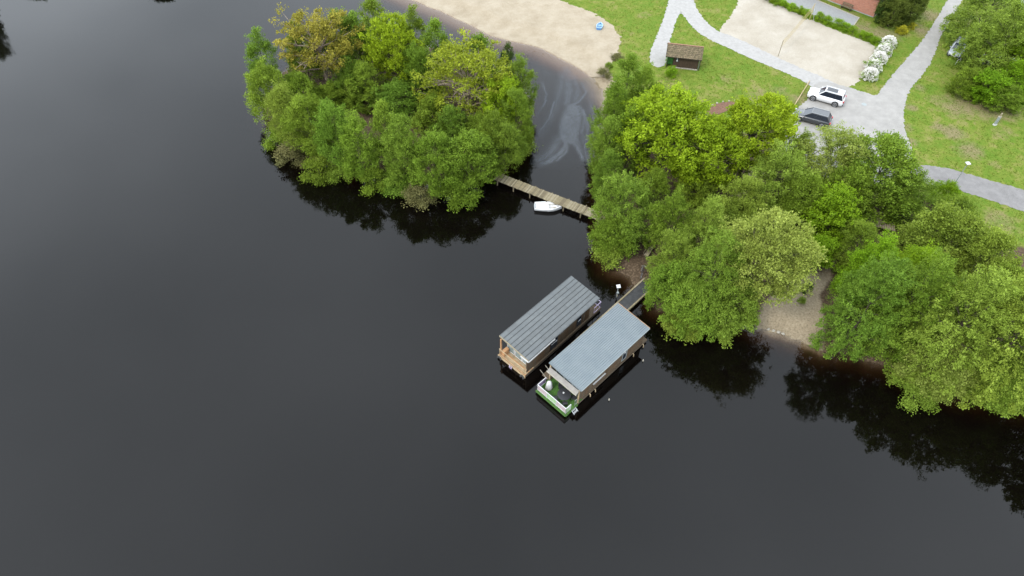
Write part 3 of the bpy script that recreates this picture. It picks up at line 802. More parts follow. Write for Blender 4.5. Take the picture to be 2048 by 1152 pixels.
    if kind in ('birch', 'willow'):                 # plumes: twigs strung along the clump's axis, narrowing to its tip
        u = rs.uniform(-.6, 1.25, nT)
        T = C[ti] + DD[ti] * (u * rc[ti])[:, None] + rs.normal(0, 1, (nT, 3)) * (rc[ti] * (.42 - .24 * np.clip(u, 0, 1.2)))[:, None]
        sg = .15
    elif kind == 'thuja':
        T = C[ti] + DD[ti] * (rs.uniform(-.3, .8, nT) * rc[ti])[:, None] + rs.normal(0, .3, (nT, 3)) * rc[ti][:, None]; sg = .12
    else:                                            # rounded, flattened tufts
        g = rs.normal(0, .5, (nT, 3)); g[:, 2] *= .55
        T = C[ti] + g * rc[ti][:, None]; sg = .17
    T[:, 2] = np.maximum(T[:, 2], .15)
    li = np.repeat(np.arange(nT), lpt); n = len(li)
    jit = rs.normal(0, 1, (n, 3)) * sg; jit[:, 2] *= .8
    Pl = T[li] + jit
    Pl[:, 2] = np.maximum(Pl[:, 2], .05)
    tone = np.clip(tone_c[ti][li] + rs.normal(0, .1, n), 0, 1)
    V, tn = leaf_quads(Pl, DD[ti][li], leaf * rs.uniform(.7, 1.35, nC)[ti][li], rs, tone, .5 if kind in ('birch', 'willow') else .62, .35 if kind != 'oak' else .7)
    cme = np_mesh('crown', V, np.arange(len(V)).reshape(-1, 4), {'tone': tn})
    tme = tb.mesh('trunk')
    zmax = np.percentile(V[:, 2], 99.7); wmax = 2 * np.percentile(np.hypot(V[:, 0], V[:, 1]), 97)
    return dict(trunk=tme, crown=cme, H=float(zmax), W=float(wmax))
PROTO = {}
for i in range(5): PROTO['birch%d' % i] = make_tree('birch', 11 + i, 9.3, 5.6, zb=.06, nlimb=18, nclump=300, twigs=8, lpt=12, leaf=.165, crad=.62)
for i in range(3): PROTO['slim%d' % i] = make_tree('birch', 41 + i, 9.0, 3.2, zb=.06, nlimb=14, nclump=170, twigs=8, lpt=12, leaf=.16, crad=.55, trunk_r=.09)
for i in range(3): PROTO['oak%d' % i] = make_tree('oak', 61 + i, 11, 9.5, zb=.22, nlimb=24, nclump=300, twigs=9, lpt=13, leaf=.24, crad=.78, trunk_r=.26, gap=.36)
for i in range(4): PROTO['round%d' % i] = make_tree('shrub', 81 + i, 8.0, 7.0, zb=.05, nlimb=22, nclump=340, twigs=8, lpt=12, leaf=.19, crad=.6, trunk_r=.15, gap=.3, lobes=48)
for i in range(3): PROTO['willow%d' % i] = make_tree('willow', 101 + i, 9.0, 7.0, zb=.03, nlimb=20, nclump=360, twigs=8, lpt=12, leaf=.18, crad=.64, trunk_r=.16, lobes=50, gap=.26)
for i in range(3): PROTO['tall%d' % i] = make_tree('willow', 171 + i, 13.0, 8.5, zb=.04, nlimb=26, nclump=560, twigs=8, lpt=12, leaf=.2, crad=.66, trunk_r=.2, lobes=75, gap=.3)
PROTO['tall3'] = make_tree('oak', 179, 13.0, 8.0, zb=.3, nlimb=26, nclump=420, twigs=8, lpt=12, leaf=.19, crad=.7, trunk_r=.2, lobes=55, gap=.34)
PROTO['autumn0'] = make_tree('oak', 121, 11, 9.0, zb=.34, nlimb=24, nclump=210, twigs=8, lpt=10, leaf=.22, crad=.7, trunk_r=.34, gap=.42, bare=5)
PROTO['autumn1'] = make_tree('oak', 125, 10, 9.5, zb=.18, nlimb=24, nclump=220, twigs=8, lpt=10, leaf=.21, crad=.7, trunk_r=.26, gap=.44, bare=7)
for i in range(3): PROTO['bush%d' % i] = make_tree('shrub', 141 + i, 2.0, 2.4, zb=.0, nlimb=8, nclump=70, twigs=7, lpt=11, leaf=.12, crad=.34, trunk_r=.04)
for i in range(2): PROTO['thuja%d' % i] = make_tree('thuja', 151 + i, 5.5, 4.0, zb=.0, nlimb=8, nclump=420, twigs=8, lpt=9, leaf=.13, crad=.38, trunk_r=.14)
PROTO['maple0'] = make_tree('oak', 161, 7.0, 5.5, zb=.1, nlimb=18, nclump=150, twigs=9, lpt=13, leaf=.24, crad=.66, trunk_r=.14, gap=.40)

def plant(name, proto, lm, base, h, w, label, cat, group, rz=None, bark='bark'):
    p = PROTO[proto]
    root = empty(name, base, random.uniform(0, 6.28) if rz is None else rz, label, cat, group)
    sx, sz = w / p['W'], h / p['H']
    for part, mt in (('trunk', M[bark]), ('crown', LM[lm])):
        me = p[part]
        if not me.materials: me.materials.append(mt)
        o = bpy.data.objects.new(part, me); COL.objects.link(o); o.parent = root
        o.scale = (sx, sx, sz)
        o.material_slots[0].link = 'OBJECT'; o.material_slots[0].material = mt
    return root
def tree(proto, lm, tx, ty, h, wpx, label, group, name='broadleaf_tree', cat='tree', ground=None, rz=None, bark='bark'):
    """tx, ty: photo pixel of the crown's top; the base is found from the tree's height"""
    gz0 = LZ if ground is None else ground
    tip = G(tx, ty, gz0 + h)
    w = wpx / ppm(tip)
    return plant(name, proto, lm, (tip.x, tip.y, gz0 - .05), h, w, label, cat, group, rz, bark)
GI = 'trees on the wooded island'
I = lambda *a, **k: tree(*a, GI, ground=.45, **k)
# back row
I('slim0', 'alder', 505, 58, 8.0, 66, 'slim green tree at the far left tip of the island', name='birch_tree')
I('birch1', 'birch', 592, 50, 8.5, 95, 'green tree behind the golden oak on the island', name='birch_tree')
I('birch0', 'alder', 672, 18, 9.5, 95, 'tall green birch rising just right of the golden oak', name='birch_tree')
I('slim1', 'birch', 738, -4, 9.5, 80, 'tallest slim birch at the back of the island, its top touching the frame', name='birch_tree')
I('slim2', 'alder', 705, 25, 9.0, 70, 'slim birch between the golden oak and the bright lime green tree', name='birch_tree')
I('slim0', 'birch', 820, 14, 8.5, 62, 'slim dark birch at the back of the island right of the lime tree', name='birch_tree')
I('slim2', 'birch', 868, 40, 9.0, 76, 'dark pointed birch in front of the brown shallows, island back', name='birch_tree')
I('slim1', 'alder', 960, 72, 8.6, 80, 'green birch at the island back beside the beach channel', name='birch_tree')
I('slim0', 'dark', 1014, 84, 7.0, 46, 'small dark green tree at the island right rear', name='birch_tree')
I('birch2', 'alder', 1040, 108, 8.4, 74, 'green birch at the right rear edge of the island', name='birch_tree')
# interior
I('oak1', 'oak', 776, 38, 10.0, 125, 'bright lime green oak standing in the middle of the island', name='oak_tree', rz=.4)
I('autumn0', 'autumn', 622, 26, 10.8, 172, 'golden brown oak with bare limbs, tallest on the island', name='oak_tree', rz=.2, bark='bark_pale')
I('autumn1', 'yellowg', 930, 96, 9.6, 205, 'sparse yellow green oak with dead grey branches on the island right half', name='oak_tree', rz=.0, bark='bark_pale')
I('birch3', 'birch', 830, 92, 8.0, 95, 'green tree between the lime green oak and the yellow green oak', name='birch_tree')
I('birch2', 'birch', 722, 128, 6.2, 105, 'round green tree in the hollow at the island centre', name='birch_tree')
I('round1', 'alder', 795, 168, 4.6, 110, 'low bushy tree in the hollow right of the round green tree')
I('round2', 'birch', 588, 152, 5.5, 95, 'low green tree below the golden oak, left of its trunk')
I('oak2', 'oak', 1002, 160, 7.5, 96, 'lime green oak limbs at the right side of the island', name='oak_tree')
I('round0', 'birch', 862, 196, 4.8, 100, 'low green tree left of the dead grey branches')
I('birch4', 'alder', 690, 112, 6.4, 84, 'green tree just right of the golden oak trunk', name='birch_tree')
I('round3', 'birch', 656, 168, 3.6, 78, 'low bush in the shade at the foot of the golden oak')
I('birch1', 'alder', 900, 214, 5.6, 88, 'green tree under the dead grey branches of the yellow green oak', name='birch_tree')
I('round1', 'birch', 960, 232, 4.6, 92, 'bushy green tree at the foot of the yellow green oak')
# front ring
I('birch4', 'birch', 520, 122, 8.6, 108, 'leftmost front tree of the island, leaning over the lake', name='birch_tree')
I('birch0', 'olive', 556, 168, 8.4, 100, 'green birch second from left in the island front row', name='birch_tree')
I('birch1', 'birch', 604, 186, 8.8, 108, 'full green birch on the front left shore of the island', name='birch_tree')
I('birch3', 'alder', 655, 202, 8.8, 104, 'pointed green birch below the golden oak trunk', name='birch_tree')
I('birch2', 'birch', 702, 226, 8.6, 104, 'green birch in front of the brown hollow of the island', name='birch_tree')
I('slim2', 'birch', 762, 204, 9.2, 76, 'pointed slim birch at the middle of the island front', name='birch_tree')
I('birch4', 'alder', 796, 230, 9.3, 112, 'pointed birch at the very front of the island', name='birch_tree')
I('birch0', 'birch', 862, 262, 8.2, 108, 'dark green birch right of the pointed front birch', name='birch_tree')
I('round3', 'birch', 930, 272, 7.2, 132, 'broad round tree at the island end of the plank jetty')
I('birch3', 'alder', 1010, 246, 6.8, 92, 'green tree above the plank jetty on the island right shore', name='birch_tree')
I('birch1', 'birch', 1032, 176, 8.0, 88, 'green tree on the island shore facing the pollen film', name='birch_tree')
I('birch4', 'birch', 985, 222, 7.5, 92, 'green tree behind the jetty trees below the lime oak limbs', name='birch_tree')
for k, (bx_, by_, lm, lb) in enumerate([(583, 318, 'dry', 'low greyish shrub at the water on the island left front'), (842, 398, 'dry', 'low olive shrub hanging over the water at the island front'),
                                        (905, 394, 'birch', 'low green shrub at the water just left of the jetty tree'), (640, 350, 'birch', 'low green shrub on the island front left waterline'),
                                        (1040, 300, 'birch', 'low green shrub on the island right waterline'), (690, 352, 'alder', 'low green shrub on the waterline below the pointed birches'), (752, 368, 'birch', 'low green shrub at the middle of the island front waterline'), (800, 380, 'alder', 'low green shrub left of the olive shrub at the island front'), (560, 285, 'birch', 'low green shrub at the left end of the island waterline')]):
    b = G(bx_, by_, .2); plant('shrub', 'bush%d' % (k % 3), lm, (b.x, b.y, .1), 2.3, 4.2, lb, 'shrub', 'shrubs on the island shore')

GM = 'trees on the wooded bank'
def TB(proto, lm, bx, by, h, wpx, label, name='broadleaf_tree', rz=None):
    b = G(bx, by, .35); return plant(name, proto, lm, (b.x, b.y, .25), h, wpx / ppm((b.x, b.y, h * .5)), label, 'tree', GM, rz)
T = lambda *a, **k: tree(*a, GM, **k)
T('slim1', 'birch', 1262, 112, 9.5, 82, 'tall dark birch at the lawn corner by the toilet hut', name='birch_tree')
T('birch2', 'birch', 1296, 128, 8.6, 86, 'dark birch just below the gravel path end', name='birch_tree')
T('birch4', 'birch', 1236, 160, 9.2, 92, 'dark birch on the bank at the end of the beach', name='birch_tree')
T('slim2', 'dark', 1318, 168, 6.5, 50, 'small dark tree beside the lawn below the hut', name='birch_tree')
T('birch0', 'alder', 1226, 232, 8.2, 84, 'green birch on the channel bank opposite the island', name='birch_tree')
T('birch1', 'alder', 1222, 300, 6.8, 76, 'green tree on the channel bank above the jetty end', name='birch_tree')
T('birch3', 'birch', 1270, 215, 8.6, 90, 'dark birch left of the large lime green oak', name='birch_tree')
T('oak0', 'oak', 1352, 196, 11.0, 212, 'large lime green oak nearest the channel', name='oak_tree', rz=1.0)
T('oak1', 'oak', 1530, 200, 10.5, 166, 'lime green oak beside the dark grey car', name='oak_tree', rz=2.2)
T('oak2', 'oak', 1440, 252, 9.0, 160, 'lime green oak between the two largest lime green oaks', name='oak_tree', rz=3.0)
T('willow0', 'alder', 1258, 356, 8.2, 136, 'round feathery willow at the bank end of the plank jetty', name='willow_tree')
T('round1', 'birch', 1228, 442, 4.2, 88, 'low bushy tree overhanging the water below the jetty')
T('birch4', 'birch', 1358, 382, 8.8, 104, 'mid green birch right of the feathery willow', name='birch_tree')
T('birch2', 'olive', 1432, 398, 8.4, 116, 'grey green birch in the middle of the wooded bank', name='birch_tree')
T('willow1', 'olive', 1362, 466, 7.0, 104, 'feathery green tree behind the boardwalk end', name='willow_tree')
T('round0', 'alder', 1356, 532, 5.4, 104, 'bluish green tree hiding the shore end of the boardwalk')
TB('tall0', 'alder', 1404, 622, 10.6, 146, 'pale green round tree right of the houseboats')
T('round3', 'alder', 1400, 578, 5.0, 130, 'green tree hanging over the water right of the striped roof')
TB('tall3', 'pale', 1492, 618, 12.4, 180, 'tall pale olive tree left of the sandy cove', name='willow_tree')
T('round1', 'olive', 1480, 560, 6.0, 130, 'green tree on the left edge of the sandy cove')
T('birch0', 'olive', 1502, 352, 7.6, 110, 'olive birch between the lime oaks and the pale tall tree', name='birch_tree')
T('willow0', 'olive', 1582, 300, 8.6, 142, 'olive feathery tree below the dark grey car', name='willow_tree')
T('willow1', 'pale', 1694, 262, 8.6, 160, 'pale feathery tree at the edge of the car park', name='willow_tree')
T('round3', 'birch', 1790, 288, 8.8, 190, 'dense green tree at the bottom corner of the car park')
T('round0', 'birch', 1722, 340, 7.0, 130, 'mid green tree between pale feathery tree and dense green tree')
T('birch1', 'birch', 1738, 448, 6.4, 104, 'dark green tree beside the slatted shelter roof', name='birch_tree')
T('round1', 'birch', 1402, 338, 4.6, 104, 'low green tree under the large lime green oak')
T('birch0', 'birch', 1318, 338, 5.6, 78, 'slim green tree between the feathery willow and the large lime oak', name='birch_tree')
T('round3', 'olive', 1470, 402, 5.0, 96, 'low olive tree in the gap beside the sandy track under the oaks')
T('birch3', 'alder', 1850, 352, 7.0, 110, 'green tree left of the lamp post', name='birch_tree')
T('maple0', 'lime', 1690, 388, 7.0, 120, 'vivid green maple in the clearing above the sandy cove', name='maple_tree')
T('maple0', 'lime', 1652, 478, 4.0, 70, 'small vivid green maple beside the sandy track', name='maple_tree', rz=2.0)
T('round2', 'birch', 1618, 352, 6.5, 110, 'green tree left of the teal play panel')
T('round2', 'olive', 1920, 428, 8.0, 186, 'pale olive tree beside the tarmac footpath')
T('round1', 'lime', 1905, 366, 3.2, 60, 'small bright bush at the foot of the lamp post', name='shrub', cat='shrub')
T('birch1', 'birch', 1936, 396, 5.0, 90, 'green tree between lamp post and tarmac footpath', name='birch_tree')
T('birch2', 'lime', 1780, 472, 9.2, 128, 'bright feathery birch with a pointed top right of the clearing', name='birch_tree')
T('birch0', 'lime', 1862, 496, 8.8, 136, 'bright feathery birch next to the pale olive tree', name='birch_tree')
TB('tall2', 'alder', 1688, 684, 11.6, 148, 'dark green tree on the right edge of the sandy cove', name='willow_tree')
T('round0', 'olive', 2040, 540, 8.4, 120, 'olive tree at the right frame edge above the low shore trees')
T('round3', 'olive', 2012, 470, 8.2, 140, 'olive tree at the right frame edge below the footpath')
TB('tall0', 'birch', 1768, 690, 12.0, 165, 'tall green tree on the shore second to the right of the cove', name='willow_tree')
TB('tall1', 'olive', 1852, 736, 13.0, 200, 'broad green tree whose branches reach far over the dark water', rz=1.0)
TB('tall2', 'olive', 1950, 758, 13.6, 210, 'tall olive tree at the lower right of the bank', name='willow_tree', rz=2.0)
T('round1', 'pale', 1918, 690, 5.6, 150, 'pale green low tree at the waterline lower right')
TB('tall0', 'olive', 2050, 772, 13.6, 200, 'olive tree cut by the right frame edge above the water', name='willow_tree', rz=4.0)
T('round2', 'olive', 2035, 715, 5.2, 150, 'low green tree at the waterline on the right frame edge')
TB('tall1', 'birch', 2140, 815, 14.5, 200, 'tall tree beyond the right frame edge, its reflection showing on the water', rz=3.0)
TB('tall2', 'birch', 2235, 868, 14.0, 200, 'second tall tree beyond the right frame edge, seen as a reflection', rz=5.0)
T('birch4', 'olive', 1616, 262, 6.4, 70, 'olive birch overhanging the dark grey car', name='birch_tree')

GR = 'trees on the right lawn'
tree('willow1', 'olive', 2022, -48, 9.5, 155, 'large drooping willow over the parked silver car', GR, name='willow_tree')
tree('maple0', 'lime', 2084, 56, 7.0, 100, 'bright green maple in front of the drooping willow', GR, name='maple_tree')
tree('maple0', 'lime', 1992, 146, 4.2, 76, 'small bright green maple below the white cars', GR, name='maple_tree', rz=1.3)
tree('round2', 'birch', 1950, 138, 3.6, 70, 'dark bushy tree below the silver car', GR)
tree('round0', 'birch', 2020, 168, 3.4, 84, 'low green shrub tree by the grey utility pillar', GR)
tree('willow0', 'olive', 2062, 8, 10.0, 150, 'olive tree at the top right frame corner', GR, name='willow_tree')
tree('round3', 'lime', 2070, 120, 5.5, 90, 'bright green tree at the right frame edge above the lawn', GR)

GH = 'clipped conifers by the brick building'
def at(name, proto, lm, x, y, h, w, label, cat, group, z=LZ, **k):
    b = G(x, y, z); return plant(name, proto, lm, (b.x, b.y, z - .03), h, w, label, cat, group, **k)
at('conifer', 'thuja0', 'dark', 1757, 44, 4.6, 2.9, 'dark green rounded conifer against the brick wall', 'conifer', GH)
at('conifer', 'thuja1', 'thuja', 1776, 52, 5.2, 3.6, 'olive rounded conifer in the middle of the clump', 'conifer', GH)
at('conifer', 'thuja0', 'thuja', 1812, 48, 5.4, 4.0, 'olive rounded conifer nearest the road', 'conifer', GH)
at('shrub', 'bush0', 'golden', 1802, 66, 1.1, 2.0, 'yellow flowering shrub at the foot of the conifers', 'shrub', None)
at('shrub', 'bush1', 'golden', 1822, 56, .9, 1.4, 'small yellow shrub beside the larger yellow one', 'shrub', None)
hedge = [(1538, 1), (1552, 7), (1566, 13), (1582, 20), (1598, 26), (1612, 32), (1636, 40), (1654, 47), (1676, 54), (1690, 60), (1704, 66), (1722, 74), (1736, 79), (1750, 87)]
hl = ['first from the frame top', 'second from the frame top', 'third from the frame top', 'fourth from the frame top', 'just before the net post', 'at the far net post', 'first past the net post',
      'second past the net post', 'third past the net post', 'fourth past the net post', 'at the paved corner', 'third from the white rhododendron', 'second from the white rhododendron', 'touching the white rhododendron']
for i, (x, y) in enumerate(hedge):
    at('hedge_bush', 'bush%d' % (i % 3), 'hedge', x, y, random.uniform(1.0, 1.35), random.uniform(1.7, 2.2), 'low green hedge bush along the sand court, ' + hl[i], 'hedge bush', 'hedge bushes along the sand court')
rhod = [(1774, 92, 'upper end, nearest the road'), (1765, 108, 'second from the road end'), (1755, 124, 'middle of the row'), (1745, 140, 'second from the car park'), (1737, 156, 'lower end, nearest the white car')]
for i, (x, y, t) in enumerate(rhod):
    r = at('rhododendron', 'bush%d' % (i % 3), 'hedge', x, y, 1.3 + .25 * (i % 2), 2.7 - .3 * (i % 3) * .5, 'white flowering rhododendron, ' + t, 'rhododendron', 'white rhododendrons beside the sand court')
    # flower trusses over the outside of the bush
    rs = np.random.default_rng(300 + i); n = 430
    d = rs.normal(0, 1, (n, 3)); d[:, 2] = np.abs(d[:, 2]) + .1; d /= np.linalg.norm(d, axis=1, keepdims=True)
    c = d * np.array([1.08, 1.08, 1.42]) * rs.uniform(.9, 1.06, (n, 1)) + np.array([0, 0, .05])
    li = np.repeat(np.arange(n), 9)
    V, tn = leaf_quads(c[li] + rs.normal(0, .055, (len(li), 3)), d[li], .12, rs, rs.random(len(li)), .8, .6)
    fm = np_mesh('blossom', V, np.arange(len(V)).reshape(-1, 4), {'tone': tn}); fm.materials.append(LM['petal'])
    piece('blossom', fm, r)
at('shrub', 'bush1', 'lime', 1341, 152, 1.5, 2.0, 'small green bush in front of the toilet hut corner', 'shrub', None)
at('shrub', 'bush2', 'dry', 1207, 150, 1.1, 2.2, 'brown green scrub at the end of the beach by the water', 'shrub', None, z=.4)
at('shrub', 'bush0', 'dry', 1232, 118, .8, 1.9, 'brown green scrub on the beach edge nearest the lawn', 'shrub', None, z=.5)
at('shrub', 'bush1', 'birch', 1218, 134, .7, 1.3, 'low green scrub midway along the beach end', 'shrub', None, z=.4)
at('shrub', 'bush2', 'dark', 1612, 582, 1.4, 1.2, 'narrow dark shrub growing on the sandy cove track', 'shrub', None)
at('shrub', 'bush1', 'olive', 1602, 604, .7, .9, 'tiny olive shrub on the sand of the cove', 'shrub', None)
for x, y, h, w, lb in [(1360, 655, 1.9, 4.0, 'low shrub trailing into the water right of the striped roof'), (1430, 662, 1.8, 3.6, 'low olive shrub trailing into the water below the bank trees'), (1216, 520, 2.2, 3.4, 'dark shrub at the water left of the boardwalk'),
                       (1830, 790, 1.8, 4.0, 'low shrub at the water under the broad green tree'), (1912, 470, 2.0, 3.0, 'low shrub under the pale olive tree')]:
    at('shrub', 'bush%d' % (int(x) % 3), 'olive', x, y, h, w, lb, 'shrub', 'shrubs on the wooded bank', z=.3)
# the far bank just outside the frame: only its reflection shows at the top left
for x, y, h, w, lm, lb in [(-84, -28, 11.5, 7, 'dark', 'dark tree on the far bank whose reflection shows at the left edge'), (-210, 60, 11, 8, 'birch', 'tree on the far west bank beyond the left frame edge'),
                           (20, -105, 8, 7, 'birch', 'tree on the far bank beyond the top left corner'), (300, -92, 7, 9, 'dark', 'dark tree on the far bank above the frame')]:
    at('broadleaf_tree', 'round%d' % (abs(x) % 4), lm, x, y, h, w, lb, 'tree', 'trees on the far bank')

# ------------------------------------------------------------------ plank jetty to the island
def jetty():
    z = .62
    a, b = G(992, 352, z), G(1212, 437, z)
    d = (b - a); Ln = d.length; ang = math.atan2(d.y, d.x); W = 1.32
    root = empty('plank_jetty', (a.x, a.y, 0), ang, 'weathered plank jetty crossing from the island to the wooded bank', 'jetty')
    n = int(Ln / .155); pw = Ln / n
    meshes = []
    for k, mt in enumerate(('wood_grey', 'wood_grey_b', 'wood_grey_c', 'wood_grey')):
        me = MB().box((0, 0, 0), (pw - .022, W, .04)).mesh('plank'); me.materials.append(M[mt]); meshes.append(me)
    rr = random.Random(4)
    for i in range(n):
        k = rr.choice((0, 0, 1, 1, 2, 3)) if i not in (61, 62, 64) else 2
        piece('plank', meshes[k], root, ((i + .5) * pw, rr.uniform(-.04, .04), z - .02 + rr.uniform(-.008, .008)), (rr.uniform(-.01, .01), 0, rr.uniform(-.012, .012)), (1, 1 + rr.uniform(-.02, .02), 1))
    for y in (-.45, .45):
        MB().b2(0, Ln, y - .06, y + .06, z - .24, z - .05).build('beam', M['wood_dark'], root)
    for i in range(7):
        x = .6 + i * (Ln - 1.2) / 6
        for y in (-.71, .71):
            MB().tube([(x, y, -2.4), (x, y, z + rr.uniform(.02, .16))], .075, 8).build('post', M['wood_grey_b'], root)
        MB().b2(x - .06, x + .06, -.7, .7, z - .35, z - .25).build('cross_beam', M['wood_dark'], root)
    return a, ang
jetty()

def dinghy():
    p0, p1 = G(1069, 413, .25), G(1123.5, 414.5, .25)
    d = p1 - p0; Ln = d.length; ang = math.atan2(d.y, d.x)
    root = empty('dinghy', ((p0.x + p1.x) / 2, (p0.y + p1.y) / 2, 0), ang, 'small white rowing dinghy moored alongside the plank jetty', 'dinghy')
    B = .66
    def half(t):                                     # t 0 transom .. 1 bow
        return B * (.80 + .2 * math.sin(min(t / .5, 1) * math.pi / 2)) * (1 if t < .5 else max(.02, 1 - ((t - .5) / .5) ** 2.1))
    def ring(t, inner):
        x = (t - .5) * Ln; w = half(t); sh = .40 + .10 * t * t; kz = -.10 + .22 * max(0, t - .7) ** 1.2 * 2
        if inner: w = max(.015, w - .07); x = x * .975
        if inner: pts = [(-w, sh), (-w * .92, .18 + .1 * t), (-w * .6, .12), (0, .10), (w * .6, .12), (w * .92, .18 + .1 * t), (w, sh)]
        else: pts = [(-w, sh), (-w * .94, .12), (-w * .62, kz + .04), (0, kz), (w * .62, kz + .04), (w * .94, .12), (w, sh)]
        return [(x, y, zz) for y, zz in pts]
    ts = [i / 16 for i in range(17)]
    outr = [ring(t, False) for t in ts]; inr = [ring(t, True) for t in ts]
    h = MB().loft(outr, cap=False, close=False)
    h.add(outr[0], [(0, 1, 2, 3, 4, 5, 6)])
    h.build('hull', M['white_gel'], root, True)
    g = MB().loft(inr, cap=False, close=False); g.add(inr[0], [(6, 5, 4, 3, 2, 1, 0)])
    g.build('inner_hull', M['white_gel'], root, True)
    gw = MB()                                        # gunwale
    for side in (0, 6):
        rA = [Vector(r[side]) for r in outr]; gw.tube([p + Vector((0, (.0), 0.01)) for p in rA], .035, 6)
    for o_, i_ in ((0, 0), (6, 6)):
        for k in range(16):
            gw.add([outr[k][o_], outr[k + 1][o_], inr[k + 1][i_], inr[k][i_]], [(0, 1, 2, 3)])
    gw.add([outr[0][0], outr[0][6], inr[0][6], inr[0][0]], [(0, 1, 2, 3)])
    gw.build('gunwale', M['white_gel'], root)
    for t, wd in ((.13, .34), (.5, .26), (.80, .3)):
        w = half(t) - .08; MB().box(((t - .5) * Ln, 0, .30 + .04 * t), (wd, 2 * w, .04)).build('thwart', M['white_gel'], root, bevel=.01)
    x0 = -.5 * Ln
    MB().box((x0 - .03, .08, .32), (.06, .5, .22)).build('transom_pad', M['grey_paint'], root, bevel=.01)
    for s in (-1, 1):
        o = MB().tube([(-.35, s * .14, .40), (.62, s * .26, .42)], .022, 6)
        o.box((.78, s * .28, .42), (.34, .11, .02), s * .12)
        o.build('oar', M['wood_grey'], root)
    MB().tube([(.5 * Ln - .05, 0, .5), (.5 * Ln + .18, .1, .42), (.5 * Ln + .36, .28, .62)], .015, 5).build('mooring_rope', M['grey_paint'], root)
dinghy()

# ------------------------------------------------------------------ houseboats (local x towards the shore, y to the left, away from the camera)
def cladding(root, x0, x1, y, z0, zt, skip, name='cladding', m1='wood_brown', m2='wood_brown_b', bw=.145, face=-1, seed=1, mats=None):
    """upright boards on a long wall, left out where doors and windows are; zt: function of x"""
    rr = random.Random(seed)
    mbs = {m1: MB(), m2: MB()}
    x = x0
    while x < x1 - .02:
        xe = min(x + bw, x1)
        segs = [(z0, zt)]
        for (sx0, sx1, sz0, sz1) in skip:
            if xe > sx0 + .03 and x < sx1 - .03:
                segs = [q for (a, b) in segs for q in ((a, min(b, sz0)), (max(a, sz1), b)) if q[1] - q[0] > .04]
        for a, b in segs:
            mbs[m1 if rr.random() < .55 else m2].b2(x + .006, xe - .006, y, y + face * (.022 + rr.uniform(0, .008)), a, b)
        x = xe
    for k, mb in mbs.items():
        if mb.v: o = mb.build(name, M[k], root); o['kind'] = 'stuff'
def window(root, x0, x1, z0, z1, y, face, name='window', frame='grey_paint', glass='glass_dark', fw=.06):
    f = MB()
    f.b2(x0, x1, y, y + face * .05, z0, z0 + fw); f.b2(x0, x1, y, y + face * .05, z1 - fw, z1)
    f.b2(x0, x0 + fw, y, y + face * .049, z0 + fw, z1 - fw); f.b2(x1 - fw, x1, y, y + face * .049, z0 + fw, z1 - fw)
    o = f.build(name, M[frame], root)
    MB().b2(x0 + fw, x1 - fw, y + face * .008, y + face * .028, z0 + fw, z1 - fw).build('pane', M[glass], o)
    return o
def windowx(root, y0, y1, z0, z1, x, face, name='window', frame='white', glass='glass_pale', fw=.07):
    f = MB()
    f.b2(x, x + face * .05, y0, y1, z0, z0 + fw); f.b2(x, x + face * .05, y0, y1, z1 - fw, z1)
    f.b2(x, x + face * .049, y0, y0 + fw, z0 + fw, z1 - fw); f.b2(x, x + face * .049, y1 - fw, y1, z0 + fw, z1 - fw)
    o = f.build(name, M[frame], root)
    MB().b2(x + face * .008, x + face * .028, y0 + fw, y1 - fw, z0 + fw, z1 - fw).build('pane', M[glass], o)
    return o
def rail(root, pts, z0, h, mat_, panel=None, spacing=1.1, mid=True, r=.025, name='railing'):
    """railing: posts, top rail and infill panels as parts of one railing"""
    mb = MB(); pans = []
    for a, b in zip(pts[:-1], pts[1:]):
        a, b = Vector((*a, 0)), Vector((*b, 0)); L_ = (b - a).length; n = max(1, round(L_ / spacing))
        for i in range(n + 1):
            p = a.lerp(b, i / n); mb.b2(p.x - r, p.x + r, p.y - r, p.y + r, z0, z0 + h)
        mb.bar((a.x, a.y, z0 + h + .02), (b.x, b.y, z0 + h + .02), .06, .04)
        if mid: mb.bar((a.x, a.y, z0 + .12), (b.x, b.y, z0 + .12), .035, .035)
        for i in range(n): pans.append((a.lerp(b, i / n), a.lerp(b, (i + 1) / n)))
    o = mb.build(name, M[mat_], root)
    if panel:
        for i, (p, q_) in enumerate(pans):
            d = (q_ - p).normalized() * .04
            MB().bar((p.x + d.x, p.y + d.y, z0 + .16 + (h - .2) / 2), (q_.x - d.x, q_.y - d.y, z0 + .16 + (h - .2) / 2), .018, h - .24).build('panel', M[panel[i % len(panel)]], o)
    return o
def roofz(y, W, zl, zh): return zl + (zh - zl) * (y + W / 2) / W

